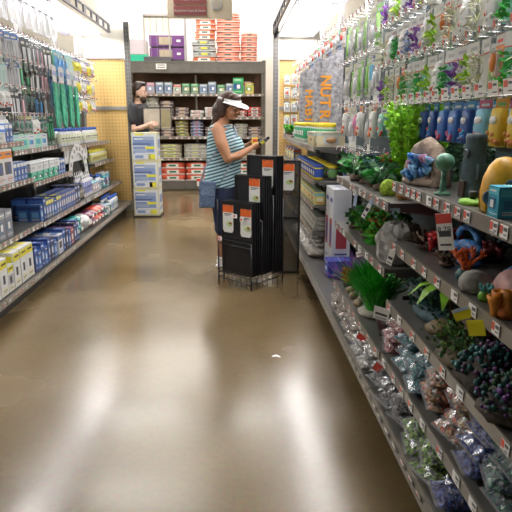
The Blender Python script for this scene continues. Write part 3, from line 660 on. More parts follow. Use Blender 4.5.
for i, (x, y, z, s) in enumerate([(.8, 2.95, z1, 3), (.83, 2.75, z2, 5), (.80, 3.22, z2, 8)]):
    put('dwp%d' % i, lambda: driftwood(.16, .1, bark, s, 8, .011), (x, y, z), ['knotted brown driftwood among the upper leafy plants', 'knotted brown driftwood among the middle plants, near end', 'knotted brown driftwood among the middle plants, far end'][i], 'driftwood', None, i)
put('grassbig', lambda: plant('grass', .29, .24, G(.05, .52, .04), G(.03, .36, .03), 520, 5, base=rockm, leaf=(.1, .015)), (.80, 2.88, z3), 'large bright green grass-like plastic plant spilling over the low shelf', 'plastic plant')
put('grassbig', None, (.84, 3.13, z3), 'large green grass-like plastic plant just behind the nearest one', 'plastic plant', None, 2, .85)
put('grasspurp', lambda: plant('grass', .22, .17, purp, purp2, 120, 6, leaf=(.1, .012)), (.83, 3.62, SE), 'spiky purple plastic plant beside the white cartons', 'plastic plant', None, 0, 1.5)
put('redbush', lambda: plant('bush', .12, .06, redl, oran, 300, 7, leaf=(.025, .012)), (.75, 3.40, z3), 'small orange-red plastic plant on the low shelf', 'plastic plant', None, 0, 1.1)
for i, (x, y) in enumerate([(.74, 3.28), (.735, 3.17), (.73, 3.02)]):
    put('pebble', lambda: rock(.06, .05, .04, mat('tan_pebble', (.36, .27, .17), .7, noise=.2), 2, .05), (x, y, z3), nth('small tan pebble', i, 'of the low leafy shelf'), 'aquarium rock', 'pebble ornaments', i)
put('dwlow', lambda: driftwood(.2, .15, bark, 12, 10, .013), (.86, 2.66, z3), 'dark brown branching driftwood in front of the big green grass', 'driftwood', None, 1)
for i, (x, y) in enumerate([(.80, 2.50), (.95, 2.5), (1.0, 2.8)]):
    put('darkwood', lambda: tube_coral(.14, .075, mat('maroon_bark', (.06, .028, .026), .7, noise=.3), darkrock, 11, 4, .02), (x, y, z3), ['near dark maroon ribbed stump ornament above the pink bag', 'dark maroon ribbed stump ornament behind the near one', 'dark maroon ribbed stump ornament behind the driftwood'][i], 'aquarium ornament', None, i)
for i, (x, y, s) in enumerate([(.98, 2.05, 1), (1.02, 1.8, 5)]):
    put('dwc%d' % i, lambda: driftwood(.24, .2, stone_t, s+30, 10, .014), (x, y, SD), ['slate blue driftwood at the back of the gravel shelf', 'slate grey driftwood behind the gravel bags'][i], 'driftwood', None, i)
# --- gravel bags
gm = dict(pink=gravel('gravel_pink', [(0.426, 0.155, 0.170), (0.542, 0.271, 0.271), (0.271, 0.077, 0.092)], 110), teal=gravel('gravel_teal', [(0.046, 0.201, 0.247), (0.116, 0.310, 0.349), (0.031, 0.092, 0.155)], 110),
          mix=gravel('gravel_mix', [(0.465, 0.092, 0.046), (0.465, 0.271, 0.116), (0.349, 0.310, 0.217), (0.155, 0.062, 0.039)], 75), blu=gravel('gravel_blue', [(0.015, 0.039, 0.232), (0.031, 0.092, 0.388), (0.015, 0.015, 0.077)], 110),
          tan=gravel('gravel_tan', [(0.310, 0.232, 0.170), (0.388, 0.325, 0.264), (0.217, 0.155, 0.116)], 90), whi=gravel('gravel_white', [(0.388, 0.364, 0.325), (0.480, 0.465, 0.426), (0.271, 0.247, 0.232)], 110),
          blk=gravel('gravel_black', [(0.024, 0.024, 0.027), (0.070, 0.070, 0.077), (0.140, 0.140, 0.147)], 110), lim=gravel('gravel_lime', [(0.077, 0.232, 0.015), (0.232, 0.388, 0.031), (0.015, 0.031, 0.007)], 120),
          cle=gravel('gravel_clear', [(0.155, 0.170, 0.201), (0.271, 0.295, 0.310), (0.077, 0.092, 0.124)], 50), grn=gravel('gravel_green', [(0.015, 0.092, 0.077), (0.024, 0.155, 0.109), (0.007, 0.039, 0.077)], 100))
nm = dict(pink='pink', teal='pale teal', mix='red and tan', blu='deep blue', tan='tan', whi='off-white', blk='black', lim='lime and black', cle='clear grey', grn='dark green')
def bags(seq, z, x0, where, w=.15, ln=.26):
    cnt = {}
    for (c, y, n) in seq:
        i = cnt.get(c, 0); cnt[c] = i+1
        for q in range(n):
            lab = '%s gravel bag, %s up in %s %s pile %s' % (nm[c], ORD[q], ORD[i], nm[c].split()[-1], where)
            put('bag_%s%d' % (c, q % 2), lambda: gravel_bag(w, ln, .062, gm[c], len(c)*7+q+ord(c[0]), [P(.5, .5, .48), P(.1, .3, .2)] if c in ('lim', 'blk') else None),
                (x0+.13+jit(.015)+.012*q, y+jit(.012), z+.008+q*.052), lab, 'gravel bag', 'gravel bags %s' % where, R+jit(.3), None, jit(.06), jit(.06))
bags([('mix', 1.62, 3), ('mix', 1.79, 3), ('teal', 1.98, 4), ('teal', 2.16, 4), ('pink', 2.34, 4), ('blu', 1.45, 4), ('grn', 1.29, 4)], SD, .70, 'on the gravel shelf')
bags([('cle', 1.30, 2), ('cle', 1.47, 3)], SD, .96, 'at the gravel shelf back')
bags([('blu', 1.50, 1), ('lim', 1.82, 2), ('lim', 1.67, 2), ('blk', 2.02, 2), ('blk', 2.19, 2), ('blk', 2.36, 2), ('whi', 2.55, 2), ('whi', 2.72, 2), ('tan', 2.90, 2), ('tan', 3.07, 2), ('tan', 3.25, 2), ('tan', 3.42, 2)], SE, .645, 'on the bottom deck')
bags([('blu', 1.9, 3), ('mix', 2.1, 3), ('pink', 2.3, 3)], SD, .93, 'behind the gravel shelf front')
# --- flags dangling from the shelf lips
flagm = [white, P(.7, .08, .06), ink, P(.75, .68, .02), P(.45, .6, .8)]
def flag(w, h, m1, m2, tilt=0.):
    b = MB(); b.box((0, 0, -h/2), (w, .0012, h), m1); b.box((0, -.0012, -h*.14), (w*.98, .001, h*.26), m2)
    if m1 == 0: b.box((0, -.0012, -h*.55), (w*.75, .001, h*.16), 2); b.box((0, -.0012, -h*.85), (w*.7, .001, h*.05), 2)
    return b.mesh('shelf_flag', flagm)
def hangflag(y, z, w, h, m1, m2, rz, ry, text=None, x=.683):
    by = min(BAYS, key=lambda k: (k[0] != 'R', abs(k[1]-y))); bo = BAYS[by]
    sh = min((c for c in bo.children if c.name.startswith('shelf')), key=lambda c: abs(c.location.z-z))
    o = bpy.data.objects.new('shelf_flag', flag(w, h, m1, m2)); COL.objects.link(o); o.parent = sh
    o.location = (bo.location.y-y, -(RX-x), z-.02-sh.location.z); o.rotation_euler = (0, ry, -rz); o['label'] = text or 'paper price flag hanging from the shelf lip'
    return o
hf = hangflag(1.70, SA-.01, .055, .12, 0, 1, -.7, -.2, 'white price flag with red head', .672)
cu = bpy.data.curves.new('price_text', 'FONT'); cu.body = '8.78'; cu.size = .028; cu.align_x = 'CENTER'; cu.materials.append(ink)
tmp = bpy.data.objects.new('tmp', cu); COL.objects.link(tmp); bpy.context.view_layer.update(); tme = bpy.data.meshes.new_from_object(tmp); bpy.data.objects.remove(tmp); t = bpy.data.objects.new('price_text', tme); COL.objects.link(t); t.parent = hf; t.location = (0, -.003, -.062); t.rotation_euler.x = math.pi/2
hangflag(1.50, SB, .055, .035, 3, 4, -.9, -.5, 'yellow folded shelf flag, left', .668); hangflag(1.40, SB, .05, .045, 3, 3, -.7, -.3, 'yellow folded shelf flag, right', .668)
hangflag(2.30, SC, .075, .06, 0, 0, -.9, .1, 'white square shelf flag', .668)
hangflag(2.62, z1, .022, .11, 0, 4, -.8, .5, 'narrow white shelf flag'); hangflag(2.98, z1, .02, .09, 4, 0, -.8, .1); hangflag(2.24, SB, .03, .07, 0, 0, -.7, .3)
hangflag(2.8, z2, .09, .03, 0, 0, -.6, -.4); hangflag(2.3, SD, .04, .06, 1, 0, -1, .5, 'red and white flag'); hangflag(2.65, z3, .05, .05, 1, 0, -1, .5, 'red and white flag on the low shelf')
# ================= right side: goods on peg hooks =================
silver = P(.62, .62, .64)
def pack_plant(w, h, m1, m2, back, seed=0, n=46, hdr=white, stripe=red, lf=(.035, .015)):
    rnd = random.Random(seed); b = MB(); b.box((0, 0, -h/2), (w, .002, h), 0); b.box((0, -.0018, -h*.14), (w*.98, .0016, h*.26), 1); b.box((0, -.003, -h*.27), (w*.98, .0014, h*.02), 2); b.box((w*.1, -.003, -h*.13), (w*.5, .0014, h*.07), 3)
    o = b.build('plant_packet', [back, hdr, stripe, P(.5, .5, .52)]); f = MB()
    for k in range(n):
        p = Vector((rnd.gauss(0, w*.22), -.006-rnd.random()*.03, -h*rnd.uniform(.35, .98))); leafpiece(f, p, Vector((rnd.uniform(-1, 1), rnd.uniform(-.9, .1), rnd.uniform(-.5, 1))), lf[0]*rnd.uniform(.7, 1.3), lf[1], 0 if rnd.random() < .6 else 1, rnd)
    f.build('foliage', [m1, m2], o)
    return o
tealcard = P(.2, .55, .46); paper = P(.8, .79, .76); greyc = P(.5, .5, .5); cream = mat('cream_fibre', (.72, .7, .55), .6, noise=.3, nscale=60)
pp = {
 'lime': ('lime leaved plant', lambda: pack_plant(.11, .19, lime, G(.5, .75, .05), paper, 1)),
 'green': ('fresh green plant', lambda: pack_plant(.12, .19, G(.05, .45, .08), grn, tealcard, 2)),
 'purple': ('purple leaved plant', lambda: pack_plant(.11, .19, G(.2, .07, .35), G(.35, .15, .5), paper, 3)),
 'cream': ('cream coloured root', lambda: pack_plant(.11, .2, cream, G(.5, .55, .3), paper, 4, 60, lf=(.06, .008))),
 'orange': ('orange banded', lambda: hang_pack(.08, .19, [P(.85, .3, .08), white, red, clearp, P(.8, .25, .05)], 'blister', 5)),
 'white': ('plain white', lambda: hang_pack(.1, .19, [paper, white, greyc, clearp, silver], 'pouch', 6)),
 'blueleaf': ('pale blue plant', lambda: pack_plant(.11, .19, G(.15, .25, .5), G(.3, .4, .6), paper, 7)),
 'wide': ('wide white zip', lambda: hang_pack(.13, .2, [P(.72, .74, .76), paper, P(.35, .12, .2), clearp, paper], 'pouch', 8)),
}
rows = [(1.695, 1.62, 3.55, 17, ['green', 'cream', 'green', 'orange', 'cream', 'lime', 'purple', 'green', 'white', 'lime']),
        (1.915, 1.90, 3.55, 14, ['green', 'wide', 'cream', 'wide', 'cream', 'orange', 'lime', 'white', 'purple', 'blueleaf', 'white']),
        (2.13, 2.30, 3.55, 11, ['lime', 'wide', 'purple', 'blueleaf', 'lime', 'white', 'purple', 'wide'])]
wr = ['of the lowest plant hook row', 'of the middle plant hook row', 'of the top plant hook row']
for ri, (z, y0, y1, n, seq) in enumerate(rows):
    cnt = {}
    for key, half in (((R, 1), None),): pass
    for i in range(n):
        y = y0+(y1-y0)*(i+.5)/n; bo = BAYS[('R', 1.74 if y < 2.35 else 2.96)]
        s = hooks(RX, y-.01, y+.01, 1, z, .30, 1, bo, i+ri*30, .97)[0]
        k = seq[i % len(seq)]; c = cnt.get(k, 0); cnt[k] = c+1
        put('pp'+k, pp[k][1], (s[0]+.0, y, z), nth(pp[k][0]+' packet', c, wr[ri]), 'hanging packet', 'plastic plant packets on the right hooks', R+jit(.2))
        if i % 2: put('pp'+k, pp[k][1], (s[0]+.09, y+.01, z), pp[k][0]+' packet behind the front ones %s, hook %s' % (wr[ri].replace('of', 'in', 1), ORD[min(i, 19)]), 'hanging packet', 'plastic plant packets on the right hooks', R+jit(.1))
# toy and food packs below the large tag row
tk = {'blue': ('blue blister toy', lambda: hang_pack(.095, .17, [P(.04, .16, .5), P(.1, .3, .65), white, clearp, P(.65, .1, .2)], 'pouch', 11)),
      'navy': ('dark blue toy', lambda: hang_pack(.085, .17, [P(.02, .08, .3), P(.05, .35, .6), white, clearp, P(.1, .3, .7)], 'pouch', 12)),
      'yellow': ('yellow toy', lambda: hang_pack(.085, .17, [P(.75, .5, .04), P(.7, .35, .03), P(.1, .4, .1), clearp, P(.6, .25, .05)], 'pouch', 13)),
      'pink': ('pink and blue toy', lambda: hang_pack(.085, .17, [P(.2, .5, .65), P(.7, .15, .25), white, clearp, P(.8, .1, .15)], 'pouch', 14)),
      'teal': ('teal carded', lambda: hang_pack(.11, .18, [tealcard, paper, P(.6, .05, .1), clearp, P(.1, .3, .28)], 'blister', 15)),
      'redp': ('teal card with red fish', lambda: hang_pack(.1, .18, [P(.2, .5, .42), paper, P(.1, .2, .3), P(.75, .06, .03), P(.75, .06, .03)], 'pouch', 16))}
seq = ['yellow', 'yellow', 'yellow', 'pink', 'navy', 'blue', 'blue', 'navy', 'navy', 'teal', 'teal', 'teal', 'redp', 'teal', 'redp']
cnt = {}
for i in range(15):
    y = 1.70+.128*i; bo = BAYS[('R', 1.74 if y < 2.35 else 2.96)]; k = seq[i]
    s = hooks(RX, y-.01, y+.01, 1, 1.475, .30, 1, bo, i+100, 1)[0]; c = cnt.get(k, 0); cnt[k] = c+1
    put('tk'+k, tk[k][1], (s[0], y, 1.475), nth(tk[k][0]+' packet', c, 'of the lowest right hook row'), 'hanging packet', 'toy packets on the lowest right hooks', R+jit(.15))
    if y < 2.7: put('tk'+k, tk[k][1], (s[0]+.1, y+.03, 1.475), tk[k][0]+' packet behind the front one on the %s lowest right hook' % ORD[i], 'hanging packet', 'toy packets on the lowest right hooks', R+jit(.1))
# big white price cards along that row
for i in range(13):
    y = 1.62+.105*i; bo = BAYS[('R', 1.74 if y < 2.35 else 2.96)]
    key = 'bigcard'
    if key not in PROTO:
        b = MB(); b.box((0, 0, 0), (.07, .0015, .05), 0); b.box((-.018, -.0012, .01), (.026, .001, .02), 1); b.box((.014, -.0012, .012), (.026, .001, .008), 2); b.box((.014, -.0012, -.012), (.03, .001, .004), 2); PROTO[key] = b.mesh('price_card', tagm)
    o = bpy.data.objects.new('price_card', PROTO[key]); COL.objects.link(o); o.parent = bo; o.location = (-(y-bo.location.y)*1.0 if False else (bo.location.y-y), -.325, 1.50); o.rotation_euler.x = .12
# card rail that carries them
for (yb) in (1.74, 2.96):
    bo = BAYS[('R', yb)]; b = MB(); b.tube([(-.6, -.32, 1.475), (.6, -.32, 1.475)], .004, 6); b.tube([(-.6, -.30, 1.49), (.6, -.30, 1.49)], .003, 6); b.build('card_rail', chrome, bo)
# bay 3: long hanging goods, strip tests, fish toys
bo = BAYS[('R', 4.18)]
b3 = [('whitelong', 'tall white', lambda: hang_pack(.15, .34, [paper, P(.7, .7, .5), greyc, clearp, silver], 'blister', 21)), ('limelong', 'lime green', lambda: hang_pack(.1, .26, [P(.75, .78, .7), P(.35, .75, .2), white, clearp, P(.4, .8, .2)], 'tool', 22)),
      ('strips', 'blue striped test strip', lambda: hang_pack(.11, .2, [paper, P(.05, .1, .4), white, P(.1, .5, .75), P(.2, .6, .8)], 'row', 23)), ('blackp', 'black and white', lambda: hang_pack(.1, .24, [P(.08, .08, .09), paper, greyc, clearp, paper], 'tool', 24)),
      ('fish', 'orange and yellow fish', lambda: hang_pack(.09, .22, [paper, P(.85, .35, .05), P(.2, .05, .3), P(.8, .7, .05), P(.8, .3, .05)], 'pouch', 25)), ('pinkblue', 'pink and blue tall', lambda: hang_pack(.07, .24, [P(.1, .3, .65), P(.1, .15, .45), white, P(.85, .3, .5), P(.85, .3, .5)], 'blister', 26))]
grid = [(2.12, 9, [1, 0, 3, 1, 0, 1, 3, 0]), (1.82, 9, [0, 2, 1, 3, 1, 0, 1, 3]), (1.50, 8, [4, 0, 3, 4, 5, 0, 3]), (1.16, 5, [5, 5, 0, 3, 5])]
for gi, (z, n, sq) in enumerate(grid):
    cnt = {}
    for i in range(n):
        y = 3.66+(4.72-3.66)*(i+.5)/n
        if gi == 3: y += .04
        t = b3[sq[i % len(sq)]]; c = cnt.get(t[0], 0); cnt[t[0]] = c+1
        s = hooks(RX, y-.01, y+.01, 1, z, .30, 1, bo, i+200+gi*10, .9)[0]
        put(t[0], t[2], (s[0], y, z), nth(t[1]+' packet', c, 'in the %s row past leafy plants' % ['top', 'second', 'third', 'lowest'][gi]), 'hanging packet', 'packets in the hook section beyond the leafy plants', R+jit(.2))
# bays 4-6 top rows, small white / red packs
for yb, nm_ in ((5.40, 'nearer'), (6.62, 'farther'), (7.84, 'farthest')):
    bo = BAYS[('R', yb)]
    for i in range(7):
        y = yb-.5+i*.16; s = hooks(RX, y-.01, y+.01, 1, 2.16, .30, 1, bo, i+300, 1)[0]; k = i % 3
        put('top%d' % k, lambda: hang_pack(.1, .16, [[paper, P(.75, .1, .05), white, clearp, P(.7, .1, .05)], [P(.1, .2, .6), P(.1, .6, .2), white, clearp, paper], [P(.1, .1, .1), P(.75, .1, .05), white, clearp, silver]][k], 'blister', 31+k), (s[0], y, 2.16),
            nth(['white and red small packet', 'blue and green small packet', 'black and red small packet'][k], i//3, 'atop the %s stone-board bay' % nm_), 'hanging packet', 'small packets in the far top hook rows', R+jit(.2))
bo = BAYS[('R', 7.84)]
for r_, z in enumerate((1.95, 1.72)):
    for i in range(5):
        y = 7.4+i*.2; s = hooks(RX, y-.01, y+.01, 1, z, .30, 1, bo, i+330, 1)[0]; k = (i+r_) % 3
        put('top%d' % k, None, (s[0], y, z), nth(['white and red packet', 'blue and green packet', 'black and red packet'][k], i//3, 'of the %s farthest-bay hook row' % ['upper', 'lower'][r_]), 'hanging packet', 'packets in the farthest right bay', R)
# stone-pattern fins with orange lettering
stonep = mat('stone_print', (.16, .15, .16), .5, color2=(.42, .41, .44), nscale=26, kind='noise')
orange = P(.85, .33, .02)
def text_mesh(body, size, m, name, ext=.001, bold=.0):
    cu = bpy.data.curves.new(name, 'FONT'); cu.body = body; cu.size = size; cu.extrude = ext; cu.offset = bold; cu.align_x = 'LEFT'; cu.materials.append(m)
    t = bpy.data.objects.new('tmp', cu); COL.objects.link(t); bpy.context.view_layer.update(); me = bpy.data.meshes.new_from_object(t.evaluated_get(bpy.context.evaluated_depsgraph_get())); bpy.data.objects.remove(t)
    me.name = name; return me
def fin(body, y, z0, lab, step):
    r = empty('section_board', (1.015, y, 1.172)); tag(r, lab, 'sign board', 'stone-pattern section boards')
    b = MB(); b.prism([(-.155, 0), (.155, 0), (.155, .98), (.06, .93), (-.155, .80)], -.008, .008); b.build('board', stonep, r)
    for i, ch in enumerate(body):
        me = text_mesh(ch, .155, orange, 'letter', .001, .004); o = bpy.data.objects.new('letter', me); COL.objects.link(o); o.parent = r
        o.matrix_local = Matrix(((0, 1, 0, -.075), (0, 0, -1, -.011), (-1, 0, 0, z0-1.172-i*step), (0, 0, 0, 1)))
    return r
fin('NUTRI', 5.98, 1.86, 'grey stone-pattern board with orange NUTRI lettering reading downwards', .118)
fin('HABI', 7.2, 1.78, 'grey stone-pattern board with orange HABI lettering, farther one', .118)
# far right shelves: tubs, tank box, jars, cans
yel = P(.8, .62, .03); gj = P(.03, .35, .16); bj = P(.03, .08, .4)
w4 = 'below the stone-pattern boards'
for i in range(13):
    y = 5.0+i*.155
    put('tub', lambda: jar(.06, .20, P(.55, .6, .5), yel, gj), (.87 if i < 7 else .83, y if i < 6 else y+.02, 1.172), nth('green-labelled tub with yellow lid', i, w4), 'tub', 'yellow-lidded tubs', 0 if False else R)
put('tank', lambda: carton(.42, .08, .125, [P(.6, .52, .3), P(.35, .5, .5), P(.4, .2, .06), P(.7, .62, .4)], 3), (.765, 5.12, 1.172), 'beige carton with a brown hermit shell picture in front of the tubs', 'box', None, R)
put('tankface', lambda: window_box(.24, .12, .13, [P(.72, .65, .42), P(.5, .62, .6), P(.42, .22, .08), P(.8, .75, .55), P(.45, .25, .1)], 3), (.86, 4.86, 1.172), 'pale tank carton with brown picture facing the aisle end', 'box', None, .0)
for i in range(11):
    y = 4.9+i*.13; put('yjar', lambda: jar(.045, .13, yel, bj, bj), (.77, y, .882), nth('yellow jar with dark blue lid', i, 'of the shelf under the tubs'), 'jar', 'yellow and blue jars', R)
    put('yjar2', lambda: jar(.045, .12, P(.1, .1, .1), yel, P(.15, .35, .1)), (.9, y, .882), nth('black jar with yellow lid', i, 'behind the yellow jars'), 'jar', 'black and yellow jars', R)
for i in range(7):
    y = 4.92+i*.2
    put('ybox', lambda: carton(.17, .1, .11, [P(.7, .6, .2), P(.2, .5, .5), P(.6, .1, .05), P(.8, .75, .5)], 6), (.78, y, .662), nth('yellow food carton', i, 'of the third shelf below the tubs'), 'box', 'yellow food cartons', R)
    put('ybox2', lambda: carton(.14, .1, .15, [P(.15, .2, .3), P(.5, .1, .05), white, P(.7, .6, .1)], 7), (.92, y+.03, .662), nth('dark food carton', i, 'behind the yellow food cartons'), 'box', 'dark food cartons', R)
    for q in range(3): put('tray', lambda: carton(.18, .22, .04, [P(.3, .3, .27), P(.45, .45, .4), dark, P(.55, .5, .4)], 8), (.84+.012*q, y, .422+.042*q), 'grey flat food tray, %s up in %s stack of the fourth shelf' % (ORD[q], ORD[i]), 'tray', 'stacked grey trays', R)
    put('lowbag', lambda: gravel_bag(.17, .28, .07, gm['tan']), (.83, y, .168), nth('tan sand bag', i, 'of the far right deck'), 'sand bag', 'sand bags on the far right deck', R)
# tall white cartons on the deck of the hook bay
for i in range(2):
    put('tallw', lambda: carton(.17, .15, .68, [P(.74, .75, .78), P(.7, .72, .78), P(.05, .07, .35), P(.45, .06, .08)], 9+i), (.90, 4.50+.185*i, .167), nth('tall white appliance carton with blue foot', i, 'on the right deck'), 'box', 'tall white cartons', R)
put('bluebox', lambda: carton(.16, .2, .13, [P(.04, .06, .35), P(.06, .1, .5), white, P(.1, .2, .6)], 12), (.86, 4.28, .167), 'navy blue carton in front of the tall white ones', 'box', None, R)
# pegboard wall goods on the right
for r_ in range(5):
    for i in range(2):
        k = (r_+i) % 3; z = 2.08-r_*.2
        put('pw%d' % k, lambda: hang_pack(.09, .16, [[paper, P(.7, .65, .1), white, clearp, silver], [paper, white, ink, clearp, P(.6, .1, .05)], [P(.8, .78, .7), P(.1, .1, .12), white, clearp, silver]][k], 'blister', 40+k), (.84+.11*i if i == 0 else .95, 8.60, z),
            '%s packet in the %s column of the right pegboard, %s from the top' % (['white and yellow', 'white and red', 'cream and black'][k], ['left', 'right'][i], ORD[r_]), 'hanging packet', 'packets on the right pegboard', 0)
for i in range(3): put('leafy0', None, (.80, 8.1-.25*i, 1.203), nth('small green plant', i, 'of the farthest right top shelf'), 'plastic plant', 'plants of the farthest right bay', i)
for z, nmz in ((.882, 'middle'), (.502, 'lower'), (.167, 'bottom')):
    for i in range(7): put('ybox' if i % 2 else 'ybox2', None, (.86, 7.35+i*.17, z), nth('yellow carton' if i % 2 else 'dark carton', i//2, 'of the %s level in the farthest right bay' % nmz), 'box', 'cartons of the farthest right bay', R)
# ================= left side =================
navy = P(.03, .06, .22); mblue = P(.06, .16, .48); yb = P(.75, .68, .05); org = P(.85, .3, .05); tealc = P(.05, .45, .4); cor = P(.8, .12, .08); plum = P(.22, .06, .14)
mint = P(.12, .6, .42); lgrey = P(.55, .56, .58)
CT = {
 'yw': ('yellow and white filter carton', .13, .16, .27, [P(.72, .72, .72), yb, ink, P(.75, .77, .8)]),
 'ys': ('small yellow-topped filter carton', .10, .12, .20, [P(.7, .7, .72), yb, ink, P(.4, .4, .42)]),
 'nb': ('dark blue pump carton', .075, .14, .21, [navy, mblue, white, P(.1, .3, .6)]),
 'nbs': ('short bright blue carton', .075, .1, .16, [mblue, navy, white, P(.15, .4, .7)]),
 'bk': ('black and blue carton', .09, .13, .2, [P(.04, .04, .06), navy, white, P(.15, .25, .5)]),
 'wb': ('white carton with blue top', .13, .12, .18, [P(.7, .7, .72), mblue, ink, P(.1, .1, .12)]),
 'pk': ('purple-brown patterned carton', .1, .12, .17, [plum, P(.4, .12, .1), white, P(.6, .5, .4)]),
 'gr': ('grey heater carton', .13, .14, .22, [P(.22, .24, .28), P(.4, .43, .47), white, P(.12, .2, .32)]),
 'rd': ('dark red and blue carton', .11, .14, .19, [P(.25, .06, .08), P(.06, .1, .25), white, P(.3, .5, .65)]),
 'yl': ('yellow-edged blue carton', .07, .1, .18, [P(.1, .15, .35), yb, white, P(.35, .45, .7)]),
 'bl': ('blue thin carton', .065, .1, .18, [P(.06, .12, .38), P(.2, .2, .35), P(.75, .7, .5), P(.5, .5, .6)]),
 'or': ('orange-trimmed appliance carton', .16, .13, .27, [P(.72, .7, .72), org, P(.1, .15, .3), P(.12, .12, .14)]),
 'sb': ('small blue and white carton', .07, .1, .15, [P(.1, .2, .5), P(.7, .72, .75), white, P(.05, .1, .25)]),
 'mg': ('flat mint green carton', .15, .14, .085, [mint, P(.1, .45, .33), white, P(.06, .2, .16)]),
 'ww': ('flat white carton', .16, .14, .08, [P(.74, .75, .76), P(.6, .65, .68), greyc, P(.65, .65, .68)]),
 'tw': ('teal and white wide carton', .2, .13, .13, [P(.3, .68, .55), P(.72, .75, .75), P(.1, .4, .65), P(.1, .45, .42)]),
 'wn': ('white carton with blue picture', .16, .12, .13, [P(.74, .74, .76), P(.68, .7, .75), P(.1, .2, .5), P(.1, .45, .75)]),
}
BT = {
 'nz': ('tall white nozzle bottle', lambda: bottle(.036, .27, P(.74, .74, .78), P(.72, .72, .74), P(.3, .33, .6), 'nozzle')),
 'wbc': ('white bottle with blue cap', lambda: bottle(.05, .2, P(.74, .75, .76), P(.04, .12, .5), P(.45, .55, .7), 'flat')),
 'wby': ('white bottle with yellow label', lambda: bottle(.055, .20, P(.74, .75, .76), P(.04, .12, .5), P(.72, .74, .58), 'flat')),
 'ycp': ('bottle with bright yellow cap', lambda: bottle(.04, .16, P(.5, .52, .45), yb, P(.6, .55, .2))),
 'blk': ('black bottle', lambda: bottle(.04, .17, P(.04, .04, .045), P(.03, .03, .03), P(.35, .33, .28))),
 'wj': ('white tub with pale blue lid', lambda: jar(.055, .14, P(.72, .73, .75), P(.35, .6, .7), P(.55, .45, .5))),
 'tsp': ('teal spray bottle with white trigger', lambda: bottle(.035, .2, P(.08, .38, .45), P(.75, .76, .78), P(.1, .15, .3), 'spray')),
 'dj': ('dark teal jar', lambda: jar(.05, .13, P(.04, .16, .17), P(.6, .62, .62), P(.2, .35, .38))),
}
def pillow(w, h, t, m, name='soft_pack', seed=1):
    b = MB(); b.blob((0, 0, h*.5), (w/2, t/2, h/2), 0, n=14, k=9, amp=.07, seed=seed); o = b.build(name, m)
    c = MB(); c.box((0, -t*.5, h*.5), (w*.5, .006, h*.3)); c.build('pack_label', white, o); return o
SP = {'tealp': ('soft teal filter floss pack', lambda: pillow(.16, .12, .16, [mat('teal_floss', (.02, .3, .3), .3, coat=1, noise=.2, nscale=30)])), 'whiteb': ('round white floss bag', lambda: pillow(.22, .19, .22, [mat('white_floss', (.7, .7, .72), .4, coat=.8, noise=.12, nscale=14, bump=.5, bscale=20)], seed=2)),
      'corp': ('coral red bag', lambda: pillow(.15, .1, .2, [mat('coral_bag', (.8, .12, .08), .3, coat=1, bump=.7, bscale=30)], seed=3)), 'plump': ('plum purple bag', lambda: pillow(.15, .09, .2, [mat('plum_bag', (.24, .07, .15), .3, coat=1, bump=.7, bscale=30, noise=.4)], seed=4))}
def lrow(seq, y0, z, xlip, where, cnt, deep=1, gap=.008, xoff=0.):
    y = y0
    for k in seq:
        if isinstance(k, (int, float)): y += k; continue
        if k in CT:
            nm_, w_, d_, h_, cols = CT[k]
            for q in range(deep):
                x = xlip-.02-xoff-d_*(q+.5)-.01*q
                c = cnt.setdefault((k, q), [0])[0]; cnt[(k, q)][0] += 1
                put('ct'+k, lambda: carton(w_, d_, h_, cols, sum(map(ord, k))), (x, y+w_/2, z+.002), nth(('back-row ' if q else '')+nm_, c, where), 'box', 'cartons '+where, L+jit(.05))
            y += w_+gap
        else:
            nm_, mk = (BT.get(k) or SP.get(k)); w_ = {'nz': .08, 'wbc': .105, 'wby': .115, 'ycp': .085, 'blk': .085, 'wj': .12, 'tsp': .08, 'dj': .105, 'tealp': .165, 'whiteb': .24, 'corp': .16, 'plump': .16}[k]; d_ = w_ if k in BT else .2
            for q in range(deep if k in BT else 1):
                x = xlip-.03-xoff-d_*(q+.5); c = cnt.setdefault((k, q), [0])[0]; cnt[(k, q)][0] += 1
                nlay = 2 if k in ('corp', 'plump', 'tealp') else 1
                for u in range(nlay):
                    put('bt'+k, mk, (x, y+w_/2, z+.002+u*.088), nth(('back-row ' if q else '')+('upper ' if u else '')+nm_, c, where), 'bottle' if k in BT else 'soft pack', 'goods '+where, L+jit(.1))
            y += w_
cnt = {}
lrow(['yw', 'yw', 'yw', 'yw', 'ys', 'yw', 'yw', 'yw', .02, 'nb', 'nbs', 'nb', 'nbs', 'nb', 'bk', 'nbs', .05, 'wb', 'nb', 'bk', 'nbs', 'pk', 'bk', 'nb', 'tealp', 'tealp', .03, 'whiteb', 'plump', 'plump', 'corp', 'corp', 'plump', 'dj', 'wj', 'dj', 'wbc', 'wbc', 'wbc', 'wby', 'wbc'], 3.35, .165, -1.625, 'on the left bottom deck', cnt, 2)
cnt = {}
lrow(['rd', 'gr', 'rd', 'gr', 'rd', 'rd', 'gr', 'gr'], 3.35, .50, -1.74, 'of the near left second shelf', cnt, 2)
lrow(['nbs', 'nb', 'yl', 'yl', 'yl', 'nbs', 'yl', 'yl', 'bl', 'bl', 'bl', 'bl', 'bl', 'bl', 'bl', 'bk', 'bk', 'blk', 'blk', 'blk', 'nz', 'nz', 'nz', 'nz', 'nz', 'wj', 'wj', 'wj', 'wbc', 'wbc', 'dj', 'tsp', 'tsp', 'wj', 'tsp'], 5.01, .485, -1.74, 'of the left second shelf', cnt, 2)
cnt = {}
lrow(['or', 'or', 'or', 'or', 'or', 'or', 'sb', 'sb', 'sb', 'sb'], 3.62, .90, -1.79, 'of the near left third shelf', cnt, 1)
for lay, k in ((0, 'mg'), (.087, 'ww')):
    lrow([k]*5+(['sb', 'sb', 'sb'] if lay == 0 else []), 5.02, .85+lay, -1.79, 'of the mint carton shelf', cnt, 1)
